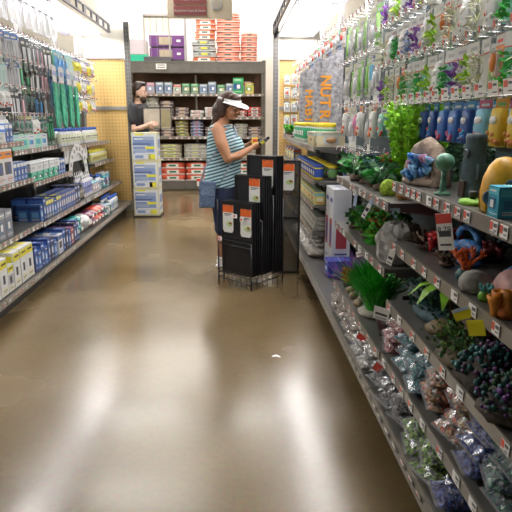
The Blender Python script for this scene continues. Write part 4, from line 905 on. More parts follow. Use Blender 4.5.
lrow(['tw', 'tw', 'wn', 'tw', 'wn'], 5.04, 1.13, -1.94, 'of the upper left shelf', cnt, 1)
lrow(['ww', 'wn', 'wn', 'ww', 'sb', 'sb'], 4.0, 1.22, -1.84, 'of the near upper left shelf', cnt, 1)
lrow(['or', 'wn', 'ww'], 3.4, 1.22, -1.84, 'of the near upper left shelf', cnt, 1)
lrow(['wby']*8, 6.45, 1.10, -1.89, 'above the display board', cnt, 2); lrow(['wby']*6, 7.5, 1.10, -1.89, 'of the farthest upper left shelf', cnt, 1)
lrow(['ycp']*11, 7.46, .83, -1.84, 'beside the display board', cnt, 2)
# half-round display board with tool below
def arcboard():
    r = empty('display_board', (-1.90, 6.83, 0), L); tag(r, 'white half-round display board with small square panels over a black rounded hood', 'display board')
    b = MB(); b.box((0, 0, 1.0), (.98, .01, .17), 0)
    for k in range(8): b.box((-.42+.12*k, -.006, 1.02), (.05, .003, .06), 1)
    b.build('board', [P(.62, .62, .64), P(.45, .45, .47)], r)
    b = MB(); n = 18
    for k in range(n):
        a0, a1 = math.pi*k/n, math.pi*(k+1)/n; q = [(rr*math.cos(a)*1.15, -.02, .76+rr*math.sin(a)) for rr, a in ((.25, a0), (.36, a0), (.36, a1), (.25, a1))]; b.quad(*q, 0); q2 = [(x, -.012, z) for x, y, z in q]; b.quad(*q2[::-1], 0)
        if k % 2: am = (a0+a1)/2; b.box((.305*math.cos(am)*1.15, -.023, .76+.305*math.sin(am)), (.05, .004, .045), 1)
    b.build('dial', [P(.72, .72, .73), P(.35, .36, .38)], r)
    b = MB(); b.blob((0, .03, .70), (.27, .03, .26), 0, 20, 12, flat=-.18); b.build('black_hood', black, r); return r
arcboard()
# hanging goods
HP = {
 'teal': ('pale teal tube packet', lambda: hang_pack(.09, .33, [P(.6, .78, .76), P(.35, .65, .65), white, P(.7, .85, .85), P(.6, .8, .8)], 'row', 51)),
 'wblue': ('white packet with a blue head', lambda: hang_pack(.13, .3, [P(.76, .77, .8), P(.1, .22, .55), white, clearp, P(.55, .55, .6)], 'tool', 52)),
 'blk': ('black scraper packet', lambda: hang_pack(.08, .36, [P(.06, .06, .07), P(.1, .12, .14), white, dark, P(.7, .7, .72)], 'tool', 53)),
 'blkg': ('black and green brush packet', lambda: hang_pack(.08, .3, [P(.07, .08, .08), P(.1, .45, .2), white, clearp, P(.1, .5, .25)], 'tool', 54)),
 'pink': ('long packet with a pink handle', lambda: hang_pack(.06, .36, [P(.3, .3, .34), P(.1, .1, .12), white, clearp, P(.8, .45, .5)], 'tool', 55)),
 'blue': ('blue long-handled brush packet', lambda: hang_pack(.08, .36, [P(.15, .4, .65), P(.3, .6, .7), white, clearp, P(.1, .3, .6)], 'tool', 56)),
 'wyel': ('white and yellow packet', lambda: hang_pack(.1, .2, [P(.76, .76, .74), P(.2, .2, .5), white, P(.8, .72, .1), P(.8, .72, .1)], 'blister', 57)),
 'wht': ('small white packet', lambda: hang_pack(.09, .18, [P(.78, .78, .78), P(.6, .62, .65), white, clearp, silver], 'pouch', 58)),
 'dkg': ('dark green small packet', lambda: hang_pack(.09, .17, [P(.05, .14, .13), P(.6, .6, .2), white, clearp, P(.1, .25, .2)], 'blister', 59)),
 'pkw': ('pinkish clamshell', lambda: hang_pack(.15, .22, [P(.7, .6, .62), P(.3, .2, .4), white, clearp, P(.75, .35, .2)], 'blister', 60)),
}
def lhang(z, y0, y1, n, seq, where, ln=.30, back=False):
    cnt = {}
    for i in range(n):
        y = y0+(y1-y0)*(i+.5)/n; yb_ = min((k[1] for k in BAYS if k[0] == 'L'), key=lambda v: abs(v-y)); s = hooks(LX, y-.01, y+.01, 1, z, ln, -1, BAYS[('L', yb_)], i+int(z*100), .95)[0]
        k = seq[int(i*len(seq)/n)]; c = cnt.get(k, 0); cnt[k] = c+1
        put('hp'+k, HP[k][1], (LX+ln*.78, y, z), nth(HP[k][0], min(c, 19), where), 'hanging packet', 'packets '+where, L+jit(.35), (1.3+jit(.15), 1, 1.05+jit(.12)), 0, jit(.06))
        if back: put('hp'+k, HP[k][1], (LX+ln*.45, y+.01, z), nth(HP[k][0]+' in the second layer', min(c, 19), where), 'hanging packet', 'packets '+where, L+jit(.2))
lhang(2.17, 4.6, 8.35, 30, ['teal', 'teal', 'wblue', 'wblue', 'blk', 'blk', 'pink', 'blk', 'blkg', 'blue', 'blue', 'teal', 'wyel', 'wyel', 'wht', 'wyel', 'wht'], 'of the top left hook row')
lhang(1.93, 4.6, 8.35, 26, ['wblue', 'teal', 'wblue', 'blkg', 'blk', 'pink', 'blue', 'blk', 'blue', 'wht', 'wyel', 'wht', 'wyel', 'wht'], 'of the second left hook row')
lhang(1.68, 4.3, 6.2, 15, ['teal', 'wht', 'wblue', 'wht', 'blk', 'pink', 'dkg', 'blue', 'blk'], 'of the third left hook row')
lhang(1.68, 7.4, 8.35, 8, ['wyel', 'wht', 'wyel', 'wht'], 'of the far left third hook row')
lhang(1.44, 4.1, 6.35, 20, ['pkw', 'pkw', 'wht', 'wht', 'dkg', 'dkg', 'wht', 'dkg', 'blkg'], 'of the lowest left hook row')
# green fish nets
def net():
    b = MB(); b.box((0, 0, -.09), (.12, .004, .18)); b.box((0, -.003, -.175), (.12, .003, .008), 1); b.box((0, -.003, -.08), (.08, .002, .05), 2)
    o = b.build('fish_net', [P(.74, .74, .78), P(.4, .08, .1), P(.35, .4, .7)])
    c = MB(); rnd = random.Random(3); pts = [(-.055, -.18), (.055, -.18), (.065, -.35), (.075, -.56), (.02, -.66), (-.05, -.6), (-.062, -.35)]; c.prism(pts, -.014, .006); c.build('net_bag', mat('green_net', (.08, .5, .34), .5, noise=.35, nscale=18, alpha=.93), o); return o
for i in range(8): put('net', net, (-1.90-.03*(i % 2), 6.2+.135*i, 1.97), nth('green fish net with a white card head', i, 'of the net row'), 'fish net', 'green fish nets', L+jit(.15))
# clear siphon tubes near the lamp
def siphons():
    b = MB()
    for k in range(3): b.tube([(-.045+.045*k, 0, 0), (-.045+.045*k, 0, -.24)], .016, 8)
    o = b.build('siphon_tube_pack', mat('clear_tube', (.8, .8, .82), .1, alpha=.5, coat=1)); c = MB(); c.box((0, 0, .0), (.14, .03, .012)); c.build('hanger_bar', silver, o); return o
for i in range(10): put('siph', siphons, (-1.98, 4.85+.19*i, 2.5), nth('clear siphon tube pack', i, 'under the left canopy light'), 'tube pack', 'clear siphon tubes', L)
# ================= rear rack goods, sign, box stack =================
def sack(w, d, h, cols, seed=1):
    b = MB(); rnd = random.Random(seed); b.blob((0, 0, h*.5), (w*.56, d*.56, h*1.1), 0, n=20, k=12, amp=.04, seed=seed, flat=-h*.48)
    b.v = [(max(-w/2, min(w/2, x)), max(-d/2, min(d/2, y)), max(.001, min(z, h*.97+.002*math.sin(40*x)))) for x, y, z in b.v]
    b.box((0, -d*.5, h*.5), (w*.5, .01, h*.55), 1); b.box((0, -d*.508, h*.5), (w*.28, .008, h*.3), 2); b.box((0, -d*.5+.0, h*.12), (w*.95, .012, h*.12), 3)
    return b.build('sack', cols)
osk = lambda: sack(.46, .4, .085, [P(.75, .2, .08), P(.8, .78, .74), P(.05, .12, .1), white], 1)
rsk = lambda: sack(.46, .4, .085, [P(.78, .28, .2), P(.8, .3, .2), P(.06, .1, .1), white], 2)
gsk = lambda: sack(.46, .4, .10, [P(.42, .43, .43), P(.2, .22, .2), yb, P(.75, .75, .72)], 3)
def stack(key, mk, x, y, z, n, dz, desc, cat='sack', grp=None, sc_=None, jx=.015):
    for i in range(n): put(key, mk, (x+jit(jx), y, z+i*dz), '%s, %s up' % (desc, ORD[i]), cat, grp or desc, jit(.03), sc_)
stack('osk', osk, -.53, 11.42, 2.5, 1, .09, 'orange and white sack under the grey ones on top of the rear rack'); stack('gsk', gsk, -.53, 11.42, 2.59, 3, .105, 'grey sack with yellow print on top of the rear rack')
stack('osk', osk, -.50, 11.42, 2.905, 5, .088, 'plain orange sack above the grey sacks', sc_=(.85, 1, 1.0)); stack('rsk', rsk, -.06, 11.42, 2.5, 10, .09, 'orange-red and white sack in the tallest rack-top pile')
stack('rsk', rsk, .35, 11.44, 2.5, 6, .09, 'orange-red sack in the right rack-top pile', sc_=(.7, 1, 1))
def crate():
    m = P(.16, .05, .22); b = MB(); b.box((0, 0, .02), (.56, .42, .04), 1)
    for z0, z1 in ((.04, .25), (.28, .48)):
        b.box((0, 0, (z0+z1)/2), (.54, .40, z1-z0), 0); b.box((-.02, -.205, (z0+z1)/2), (.2, .01, (z1-z0)*.7), 2); b.box((.18, -.205, (z0+z1)/2), (.06, .01, .04), 3)
    o = b.build('purple_carrier', [m, dark, P(.5, .42, .3), white]); return o
put('crate', crate, (-1.24, 11.45, 2.5), 'purple carrier box with beige panel behind the framed cage', 'carrier', None, 0, (1.25, 1, 1))
def cage():
    r = empty('framed_cage', (-1.42, 11.2, 2.5)); tag(r, 'tall grey-framed cage standing on top of the rear rack', 'cage')
    b = MB()
    for x in (-.24, .24): b.box((x, 0, .42), (.03, .03, .84))
    for z in (.03, .83): b.box((0, 0, z), (.5, .03, .05))
    b.build('frame', P(.4, .36, .34), r); b = MB(); 
    for k in range(3): b.box((-.12+.12*k, 0, .43), (.008, .008, .76))
    b.build('bars', P(.3, .28, .28), r); b = MB(); b.box((0, -.02, .04), (.52, .05, .08)); b.build('tray', P(.1, .09, .1), r)
    b = MB(); b.box((0, .02, .67), (.46, .006, .3)); b.build('back_sheet', P(.75, .72, .6), r)
    return r
cage()
b = MB(); b.box((0, 0, .42), (.05, .05, .84)); b.box((0, 0, .43), (.055, .055, .03)); o = tag(b.build('grey_pole', P(.35, .32, .33), None, (-.88, 11.22, 2.5)), 'grey pole standing upright beside the purple carrier', 'pole')
def clearbin():
    b = MB(); b.box((0, 0, .06), (.42, .34, .12), 0); o = b.build('small_animal_cage', P(.03, .5, .3)); c = MB(); c.box((0, 0, .26), (.40, .32, .26), 0, None, .96); c.build('clear_top', mat('frosted', (.68, .6, .66), .2, alpha=.75), o)
    c = MB(); c.tube([(-.1, 0, .4), (0, 0, .47), (.1, 0, .4)], .008); c.build('carry_handle', P(.1, .45, .35), o); return o
put('bin', clearbin, (-1.83, 11.35, 2.5), 'clear cage with green base at the left end of the rack top', 'cage')
# shelves
where = ['of the rear rack top row', 'of the rear rack second row', 'of the rear rack third row', 'of the rear rack fourth row']
sm = [('smallA', 'pink and grey small tank carton', [P(.35, .3, .34), P(.6, .25, .35), white, P(.3, .4, .6)]), ('smallB', 'green small tank carton', [P(.12, .2, .14), P(.1, .4, .15), white, P(.5, .5, .3)]), ('smallC', 'blue-grey small tank carton', [P(.2, .26, .34), P(.4, .45, .5), white, P(.1, .15, .4)]), ('smallD', 'red and white small carton', [P(.5, .48, .45), P(.55, .08, .06), white, P(.1, .3, .15)])]
pat = [0, 2, 0, 2, 2, 3, 1, 1, 2, 2, 1, 2, 1, 3]; cc = {}
for i in range(14):
    t = sm[pat[i]]; c = cc.get(t[0], 0); cc[t[0]] = c+1; hh = 1+random.random()*.35
    lb = '%s, %s from the left on the rear rack top shelf' % (t[1], ORD[c]) if c else t[1]+', first from the left on the rear rack top shelf'
    put(t[0], lambda: carton(.15, .14, .17, t[2], i+70), (-1.93+i*.172, 11.3, 1.902), lb, 'box', 'small cartons on the rear rack', 0, (1, 1, hh))
put('grn_pack', lambda: carton(.2, .1, .3, [P(.04, .3, .1), P(.08, .45, .2), white, P(.03, .1, .3)], 90), (.13, 11.22, 1.902), 'tall green pouch box on the rear rack top shelf', 'box')
put('yel_pack', lambda: carton(.16, .1, .2, [P(.6, .5, .1), P(.3, .35, .1), white, P(.15, .3, .1)], 91), (.35, 11.22, 1.902), 'yellow-green box right of the tall green one', 'box')
def fpack(c1, c2, c3): return lambda: sack(.26, .25, .06, [c1, c2, c3, P(.6, .58, .55)], 5)
kinds = {'dk': (fpack(P(.16, .12, .12), P(.4, .3, .28), P(.5, .35, .15)), 'dark brown food bag'), 'wt': (fpack(P(.68, .66, .64), P(.6, .3, .25), P(.4, .4, .42)), 'white food bag'), 'go': (fpack(P(.3, .22, .07), P(.12, .2, .08), P(.6, .5, .1)), 'gold and green food bag'),
         'bl': (fpack(P(.12, .13, .22), P(.2, .3, .55), P(.5, .1, .08)), 'blue and red food bag'), 'gy': (fpack(P(.4, .38, .34), P(.2, .2, .2), P(.5, .5, .3)), 'grey food bag'), 'rd': (fpack(P(.55, .06, .05), P(.7, .65, .6), P(.1, .1, .1)), 'red food bag')}
nn = 0
for z, seq in ((1.462, [('dk', 3), ('gy', 6), ('dk', 5), ('dk', 3), ('wt', 2), ('wt', 3), ('gy', 2), ('rd', 2), ('rd', 3)]), (1.082, [('dk', 3), ('dk', 4), ('dk', 3), ('go', 5), ('bl', 5), ('dk', 3), ('wt', 4), ('gy', 4), ('dk', 3)])):
    for i, (k, n) in enumerate(seq):
        for q in range(n): put('fp'+k, kinds[k][0], (-1.86+i*.29+jit(.012), 11.31, z+q*.062), '%s, %s up, %s pile from left, %s rear shelf' % (kinds[k][1], ORD[q], ORD[i], 'second' if z > 1.2 else 'third'), 'food bag', 'food bags on the rear rack', jit(.06))
for i in range(5):
    for q in range(4): put('flat%d' % (i % 2), lambda: sack(.46, .4, .065, [[P(.55, .53, .48), P(.3, .3, .28), P(.6, .58, .2), white], [P(.45, .4, .28), P(.6, .6, .2), P(.25, .3, .12), white]][i % 2], 7+i), (-1.75+i*.5, 11.38, .662+q*.068), '%s flat sack, %s up, %s pile from left, fourth rear shelf' % (['pale grey', 'tan and yellow'][i % 2], ORD[q], ORD[i]), 'sack', 'flat sacks on the rear rack', jit(.04))
    for q in range(3): put('osk2', lambda: sack(.48, .42, .12, [P(.75, .14, .07), P(.72, .7, .66), P(.03, .16, .1), P(.8, .78, .75)], 9), (-1.70+i*.495, 11.38, .203+q*.123), 'large orange-red and white sack, %s up, %s pile from left, bottom rear shelf' % (ORD[q], ORD[i]), 'sack', 'large orange sacks on the rear rack bottom', jit(.03))
# hanging aisle sign
def sign():
    r = empty('aisle_sign', (-.42, 8.0, 2.735)); tag(r, 'cream hanging aisle sign with maroon name plates', 'sign'); cr = mat('sign_cream', (.93, .80, .62), .5); mar = P(.42, .13, .13)
    b = MB(); b.box((0, 0, .3), (.88, .03, .6)); b.build('sign_board', cr, r)
    for z, tx in ((.10, 'Aquarium Care & Decor'), (.24, 'Aquariums'), (.38, 'Fish')):
        if tx == 'Fish': continue
        b = MB(); b.box((-.13, -.019, z), (.44, .008, .115)); p = b.build('name_plate', mar, r)
        me = text_mesh(tx, .052 if 'Care' not in tx else .042, white, 'lettering', .0006, .0006); wd = max(v.co.x for v in me.vertices); o = bpy.data.objects.new('lettering', me); COL.objects.link(o); o.parent = p; o.location = (-.13-wd/2, -.025, z-.015); o.rotation_euler.x = math.pi/2
    b = MB(); b.lathe([(.085, 0), (.085, .006)], 24, 0, Matrix.Translation((.22, -.016, .19)) @ Matrix.Rotation(math.pi/2, 4, 'X'))
    for k in range(5):
        a = k*2*math.pi/5+.3; b.lathe([(.026, 0), (.026, .009)], 14, 1, Matrix.Translation((.22+.042*math.cos(a), -.016, .19+.042*math.sin(a))) @ Matrix.Rotation(math.pi/2, 4, 'X'))
    b.build('flower_emblem', [white, P(.8, .72, .62)], r)
    for x in (-.3, .3): b = MB(); b.tube([(x, 0, .6), (x, 0, 2.2)], .005); b.build('hanging_rod', chrome, r)
sign()
# stack of three printed cartons
bd = P(.22, .30, .52)
def bigbox():
    b = MB(); w_, d_, h_ = .37, .34, .40; b.box((0, 0, h_/2), (w_, d_, h_), 0)
    def F_(x, z, ww, hh, m, k=1, f=0):
        if f == 0: b.box((x, -d_/2-.0008*k, z), (ww, .002, hh), m)
        else: b.box((w_/2+.0008*k, x, z), (.002, ww, hh), m)
    F_(0, h_*.5, w_*.93, h_*.9, 3); F_(-.01, h_*.53, w_*.82, h_*.66, 1, 2)
    F_(-.07, h_*.93, .12, .02, 2, 2); F_(.06, h_*.8, .16, .05, 4, 3); F_(-.08, h_*.78, .13, .022, 3, 3); F_(-.04, h_*.6, .26, .016, 5, 3); F_(-.06, h_*.53, .2, .012, 3, 3)
    F_(.08, h_*.47, .14, .035, 2, 3); F_(-.06, h_*.38, .2, .04, 4, 3); F_(.0, h_*.27, .28, .018, 3, 3); F_(-.04, h_*.15, .26, .07, 3, 3); F_(.1, h_*.15, .1, .07, 2, 3); F_(-.08, h_*.15, .12, .04, 1, 4)
    F_(0, h_*.5, d_*.86, h_*.86, 3, 1, 1); F_(0, h_*.6, d_*.7, h_*.3, 1, 2, 1); F_(0, h_*.25, d_*.7, h_*.15, 4, 2, 1)
    b.box((0, 0, h_+.0008), (.06, d_*.98, .001), 3); return b.build('filter_carton', [P(.62, .58, .36), bd, P(.8, .75, .05), P(.68, .70, .72), P(.35, .42, .55), P(.08, .1, .25)])
for i in range(3): put('bigbox', bigbox, (-1.27+(.004 if i == 1 else 0), 8.24, .02+.402*i), 'blue and white printed carton, %s of the stack of three' % ['bottom', 'middle', 'top'][i], 'box', 'stack of three blue and white cartons', .02*(i-1))
b = MB(); b.box((0, 0, .01), (.4, .38, .02)); tag(b.build('floor_tray', black, None, (-1.27, 8.24, 0)), 'thin black tray under the stack of three cartons', 'tray')
b = MB(); b.add([(-.02, 0, .0005), (.03, .01, .0005), (.012, .03, .004), (-.014, .022, .0005)], [(0, 1, 2, 3)]); b.add([(.01, 0, .0008), (.035, -.008, .0008), (.03, .012, .003)], [(0, 1, 2)]); p_ = onz(275, 357, 0); tag(b.build('paper_scrap', white, None, (p_[0], p_[1], 0)), 'tiny white paper scrap lying on the open floor', 'paper scrap')
# ================= people =================
def lo(b, sec, m=0, n=16):      # loft of ellipses: (cx, cy, z, rx, ry)
    vs = [(cx+rx*math.cos(2*math.pi*i/n), cy+ry*math.sin(2*math.pi*i/n), z) for cx, cy, z, rx, ry in sec for i in range(n)]
    fs = [(j*n+i, j*n+(i+1) % n, (j+1)*n+(i+1) % n, (j+1)*n+i) for j in range(len(sec)-1) for i in range(n)]
    fs += [tuple(reversed(range(n))), tuple((len(sec)-1)*n+i for i in range(n))]; b.add(vs, fs, m, None, True)
def remesh(o, vox, smooth=3):
    md = o.modifiers.new('surface', 'REMESH'); md.mode = 'VOXEL'; md.voxel_size = vox; md.use_smooth_shade = True
    if smooth: s = o.modifiers.new('smooth', 'SMOOTH'); s.iterations = smooth; s.factor = .5
    return o
def limb(b, pts, rs, n=12):
    b.tube(pts, rs, n); [b.blob(p, r*.99, n=12, k=8) for p, r in zip(pts, rs)]
def hand(b, wrist, d, up, side, curl=.6):
    """palm with four bent fingers and a thumb leaving its side; d points along the fingers, up is the palm normal (curl direction)"""
    d = Vector(d).normalized(); up = Vector(up).normalized(); s = d.cross(up).normalized()*side; w0 = Vector(wrist); 
    b.tube([w0-d*.02, w0+d*.02, w0+d*.05, w0+d*.08], [.022, .024, .028, .024], 10)
    for k in (-1, 0, 1): b.blob(w0+d*.055+s*.02*k, (.017, .017, .017), n=8, k=6)
    for k, ln in enumerate((.062, .072, .068, .052)):
        o = w0+d*.078+s*(.029-.0195*k); a = d; pts = [o-d*.02, o]
        for q in range(3):
            ang = curl*(q+.4)*.55; v = d*math.cos(ang)+up*math.sin(ang); pts.append(pts[-1]+v*ln*(.42, .32, .26)[q])
        b.tube(pts, [.009, .0092, .0085, .0078, .0062], 8); b.blob(pts[-1], .0062, n=8, k=5)
    t0 = w0+d*.02+s*.022; pts = [t0, t0+s*.022+d*.018+up*.008, t0+s*.03+d*.045+up*.02, t0+s*.024+d*.065+up*.028]
    b.tube(pts, [.013, .012, .0105, .008], 8); b.blob(pts[-1], .008, n=8, k=5)
def head(b, M, beard=False):
    def bl(c, r, **k): b.blob(c, r, n=20, k=14, M=M, **k)
    bl((0, 0, .125), (.088, .072, .105)); bl((.022, 0, .075), (.062, .055, .062)); bl((.055, 0, .035), (.026, .026, .02)); bl((.02, 0, .045), (.055, .05, .035))
    b.tube([M @ Vector((.083, 0, .125)), M @ Vector((.098, 0, .10)), M @ Vector((.104, 0, .085))], [.008, .011, .014], 8)
    for s in (-1, 1):
        bl((.096, s*.01, .084), (.009, .008, .007)); bl((-.005, s*.072, .105), (.016, .008, .028)); bl((.066, s*.035, .078), (.022, .02, .022)); bl((.076, s*.03, .135), (.012, .022, .008))
    for z in (.056, .049): bl((.08, 0, z), (.012, .022, .0045))
def face_parts(o, M, lip, browm):
    for s in (-1, 1):
        e = MB(); e.blob((.0755, s*.031, .115), (.009, .012, .006), 0, 10, 6, M=M); e.blob((.0825, s*.031, .114), (.004, .005, .005), 1, 8, 6, M=M); e.build('eye', [P(.75, .73, .7), P(.05, .03, .02)], o)
        e = MB(); e.tube([M @ Vector((.083, s*.016, .134)), M @ Vector((.086, s*.032, .139)), M @ Vector((.074, s*.05, .134))], [.003, .004, .002], 6); e.build('eyebrow', browm, o)
    e = MB(); e.blob((.0895, 0, .0555), (.004, .019, .003), 0, 10, 6, M=M); e.blob((.089, 0, .0495), (.004, .016, .0035), 0, 10, 6, M=M); e.build('mouth', lip, o)
skin = mat('skin_warm', (.50, .24, .13), .5, noise=.06, nscale=8, sub=.1); skin2 = mat('skin_light', (.58, .36, .27), .5, noise=.06, nscale=8)
def stripes():
    m = bpy.data.materials.new('striped_top'); m.use_nodes = True; nt = m.node_tree; b = nt.nodes['Principled BSDF']; tc = nt.nodes.new('ShaderNodeTexCoord')
    mp_ = nt.nodes.new('ShaderNodeMapping'); mp_.inputs['Rotation'].default_value = (0, .3, 0)
    wv = nt.nodes.new('ShaderNodeTexWave'); wv.bands_direction = 'Z'; wv.inputs['Scale'].default_value = 11; wv.inputs['Distortion'].default_value = 1.2; wv.inputs['Detail'].default_value = 2; wv.inputs['Detail Scale'].default_value = .6
    r = nt.nodes.new('ShaderNodeValToRGB'); r.color_ramp.interpolation = 'CONSTANT'; e = r.color_ramp.elements
    e[0].color = (.02, .045, .09, 1); e[1].position = .22; e[1].color = (.10, .34, .42, 1); x = e.new(.5); x.color = (.45, .62, .63, 1); x = e.new(.72); x.color = (.06, .16, .22, 1); x = e.new(.82); x.color = (.5, .62, .6, 1)
    nt.links.new(tc.outputs['Object'], mp_.inputs[0]); nt.links.new(mp_.outputs[0], wv.inputs['Vector']); nt.links.new(wv.outputs['Fac'], r.inputs[0]); nt.links.new(r.outputs[0], b.inputs['Base Color']); b.inputs['Roughness'].default_value = .8; return m
def woman():
    b = MB(); H_ = Matrix.Translation((.045, 0, 1.385)) @ Matrix.Rotation(-.62, 4, 'Z') @ Matrix.Rotation(.24, 4, 'Y') @ Matrix.Scale(1.05, 4)
    lo(b, [(-.01, 0, .80, .15, .185), (-.01, 0, .90, .15, .18), (.0, 0, 1.0, .14, .165), (.005, 0, 1.12, .145, .165), (.0, 0, 1.22, .135, .17), (-.02, 0, 1.31, .10, .165), (-.02, 0, 1.35, .065, .10), (.0, 0, 1.38, .05, .052), (.025, 0, 1.44, .047, .05)])
    for s in (-1, 1):
        limb(b, [(-.01, s*.095, .80), (.005, s*.095, .62), (.012, s*.09, .44), (-.012, s*.088, .30), (-.02, s*.085, .10), (-.02, s*.085, .06)], [.098, .086, .06, .056, .036, .034])
        b.tube([(-.035, s*.085, .035), (.04, s*.088, .035), (.11, s*.09, .025)], [.034, .034, .024], 10)
    # right arm is the near one (-y); both hands held up in front
    limb(b, [(-.02, -.175, 1.30), (.015, -.215, 1.18), (.07, -.215, 1.05), (.16, -.18, 1.075), (.25, -.13, 1.13)], [.056, .052, .046, .038, .026]); hand(b, (.262, -.122, 1.137), (.85, .25, .45), (-.35, .3, .85), -1, .7)
    limb(b, [(-.01, .175, 1.30), (.03, .215, 1.18), (.09, .2, 1.07), (.16, .14, 1.11), (.21, .06, 1.15)], [.056, .050, .043, .034, .025]); hand(b, (.216, .052, 1.155), (.7, -.45, .4), (-.3, -.2, .9), 1, .9)
    head(b, H_); body = remesh(b.build('person', skin), .0055, 4)
    face_parts(body, H_, P(.4, .1, .09), P(.05, .03, .02))
    hairm = mat('brown_hair', (.06, .027, .018), .45, noise=.5, nscale=40)
    h = MB(); bl = lambda c, r: h.blob(c, r, n=20, k=14, M=H_)
    bl((-.03, 0, .145), (.105, .092, .100)); bl((-.1, -.02, .06), (.05, .07, .09)); bl((-.065, 0, .08), (.062, .086, .1)); bl((-.075, -.03, .0), (.055, .06, .1)); bl((-.075, .03, .0), (.055, .06, .1)); bl((-.09, -.045, -.075), (.042, .04, .07)); bl((-.02, -.068, .085), (.045, .02, .07)); bl((-.02, .068, .085), (.045, .02, .07)); bl((.03, 0, .205), (.05, .06, .03))
    remesh(h.build('hair', hairm, body), .007, 3)
    v = MB(); n = 20; rings = []
    for (r_, fx, z0) in ((.0, .0, .175), (.055, .075, .165)):
        rings.append([(.0+ (.092+fx)*math.cos(a) if False else .0, 0, 0) for a in range(2)])
    top = []; 
    for i in range(n+1):
        a = -1.5+3.0*i/n; c, s = math.cos(a), math.sin(a)
        inn = Vector((-.005+.094*c, .086*s, .158+.004)); out = Vector((-.005+.165*c+.02*c*c, .108*s, .158-.022+.02*abs(s))); bd_ = Vector((-.012+.092*c, .085*s, .158+.028)); top.append((inn, out, bd_))
    for i in range(n):
        (a0, b0, c0), (a1, b1, c1) = top[i], top[i+1]; dz = Vector((0, 0, -.004))
        v.quad(a0, b0, b1, a1, 0, H_, True); v.quad(a1+dz, b1+dz, b0+dz, a0+dz, 0, H_, True); v.quad(a0, a1, c1, c0, 0, H_, True); v.quad(b0, b0+dz, b1+dz, b1, 0, H_)
    m_ = [(-.012+.099*math.cos(a), .09*math.sin(a), .178) for a in [1.4+k*.35 for k in range(10)]]; v.tube([H_ @ Vector(p) for p in m_], .011, 6)
    v.build('sun_visor', P(.84, .84, .83), body)
    # sleeveless striped top
    t = MB(); lo(t, [(-.012, 0, .775, .175, .205), (-.01, 0, .86, .168, .198), (.0, 0, .98, .155, .18), (.008, 0, 1.08, .16, .178), (.022, 0, 1.14, .17, .18), (.015, 0, 1.20, .158, .182), (-.01, 0, 1.27, .125, .175), (-.02, 0, 1.325, .10, .14), (-.02, 0, 1.345, .078, .10)])
    remesh(t.build('striped_top', stripes(), body), .008, 3)
    s_ = MB(); lo(s_, [(-.012, 0, .70, .15, .19), (-.012, 0, .80, .163, .2), (-.01, 0, .86, .155, .185)])
    for s in (-1, 1): limb(s_, [(-.012, s*.095, .76), (.0, s*.097, .60), (.006, s*.096, .44), (.003, s*.095, .385)], [.108, .098, .088, .085])
    remesh(s_.build('long_shorts', mat('navy_denim', (.025, .035, .085), .8, noise=.2, nscale=40), body), .009, 2)
    for s in (-1, 1):
        q = MB(); q.tube([(-.055, s*.086, .042), (-.01, s*.088, .05), (.05, s*.09, .042), (.12, s*.092, .03)], [.036, .043, .041, .026], 12); q.box((.03, s*.089, .012), (.2, .08, .022)); q.blob((-.03, s*.086, .055), (.04, .04, .035)); sh = remesh(q.build('shoe', P(.8, .8, .8), body), .006, 2)
        for k in range(3): z = MB(); z.box((.045+.02*k, s*.09, .088-.006*k), (.007, .05, .005)); z.build('lace', P(.5, .5, .55), sh)
        k_ = MB(); lo(k_, [(-.02, s*.085, .06, .040, .040), (-.02, s*.085, .105, .039, .039)], n=12); k_.build('sock', P(.78, .78, .76), body)
    return body
W = woman(); W.location = (-.085, 5.28, 0); W.rotation_euler.z = -.12; W.scale = (1.07, 1.07, 1.01); tag(W, 'woman in white visor, striped sleeveless top and navy shorts looking at an item she holds', 'person')
def shoulder_bag():
    r = empty('shoulder_bag', (-.075, 5.265, 0), -.12); tag(r, 'denim blue shoulder bag hanging at the hip of the woman in the visor', 'bag')
    dn = mat('denim_bag', (.10, .15, .24), .8, noise=.3, nscale=50); b = MB(); b.prism([(-.08, .0), (.06, .0), (.08, .24), (-.07, .25)], -.03, .03, 0, Matrix.Translation((-.13, -.245, .61))); o = remesh(b.build('pouch', dn, r), .008, 3)
    b = MB(); b.box((-.125, -.278, .77), (.12, .006, .09), 0); b.build('flap', mat('denim_flap', (.14, .2, .3), .8, noise=.3, nscale=50), r); b = MB(); b.tube([(-.19, -.235, .86), (-.15, -.22, .98), (-.05, -.195, 1.12), (.06, -.165, 1.2), (.13, -.09, 1.26), (.09, .03, 1.345)], .008, 6); b.tube([(.0, -.24, .85), (.04, -.215, .93), (.08, -.2, 1.0)], .007, 6); b.build('strap', mat('strap_grey', (.22, .26, .34), .7), r)
shoulder_bag()
def held():
    b = MB(); b.lathe([(.019, 0), (.021, .01), (.021, .075), (.014, .09)], 12, 0); b.box((0, -.0205, .04), (.024, .004, .04), 1); o = b.build('small_bottle', [P(.05, .05, .05), P(.85, .75, .05)]); c = MB(); c.lathe([(.015, .088), (.015, .11), (.01, .115)], 12); c.build('cap', black, o); return o
h_ = held(); h_.location = (.245, 5.11, 1.185); h_.rotation_euler = (.5, .9, .4); tag(h_, 'small black bottle with yellow label held in the hand of the woman', 'bottle')
h2 = bpy.data.objects.new('small_carton', None); 
b = MB(); b.box((0, 0, 0), (.05, .03, .07), 0); b.box((0, -.0155, .01), (.04, .001, .03), 1); tag(b.build('small_carton', [P(.85, .75, .08), P(.6, .1, .05)], None, (.21, 5.20, 1.205)), 'small yellow carton in the far hand of the woman', 'box'); bpy.data.objects.remove(h2)
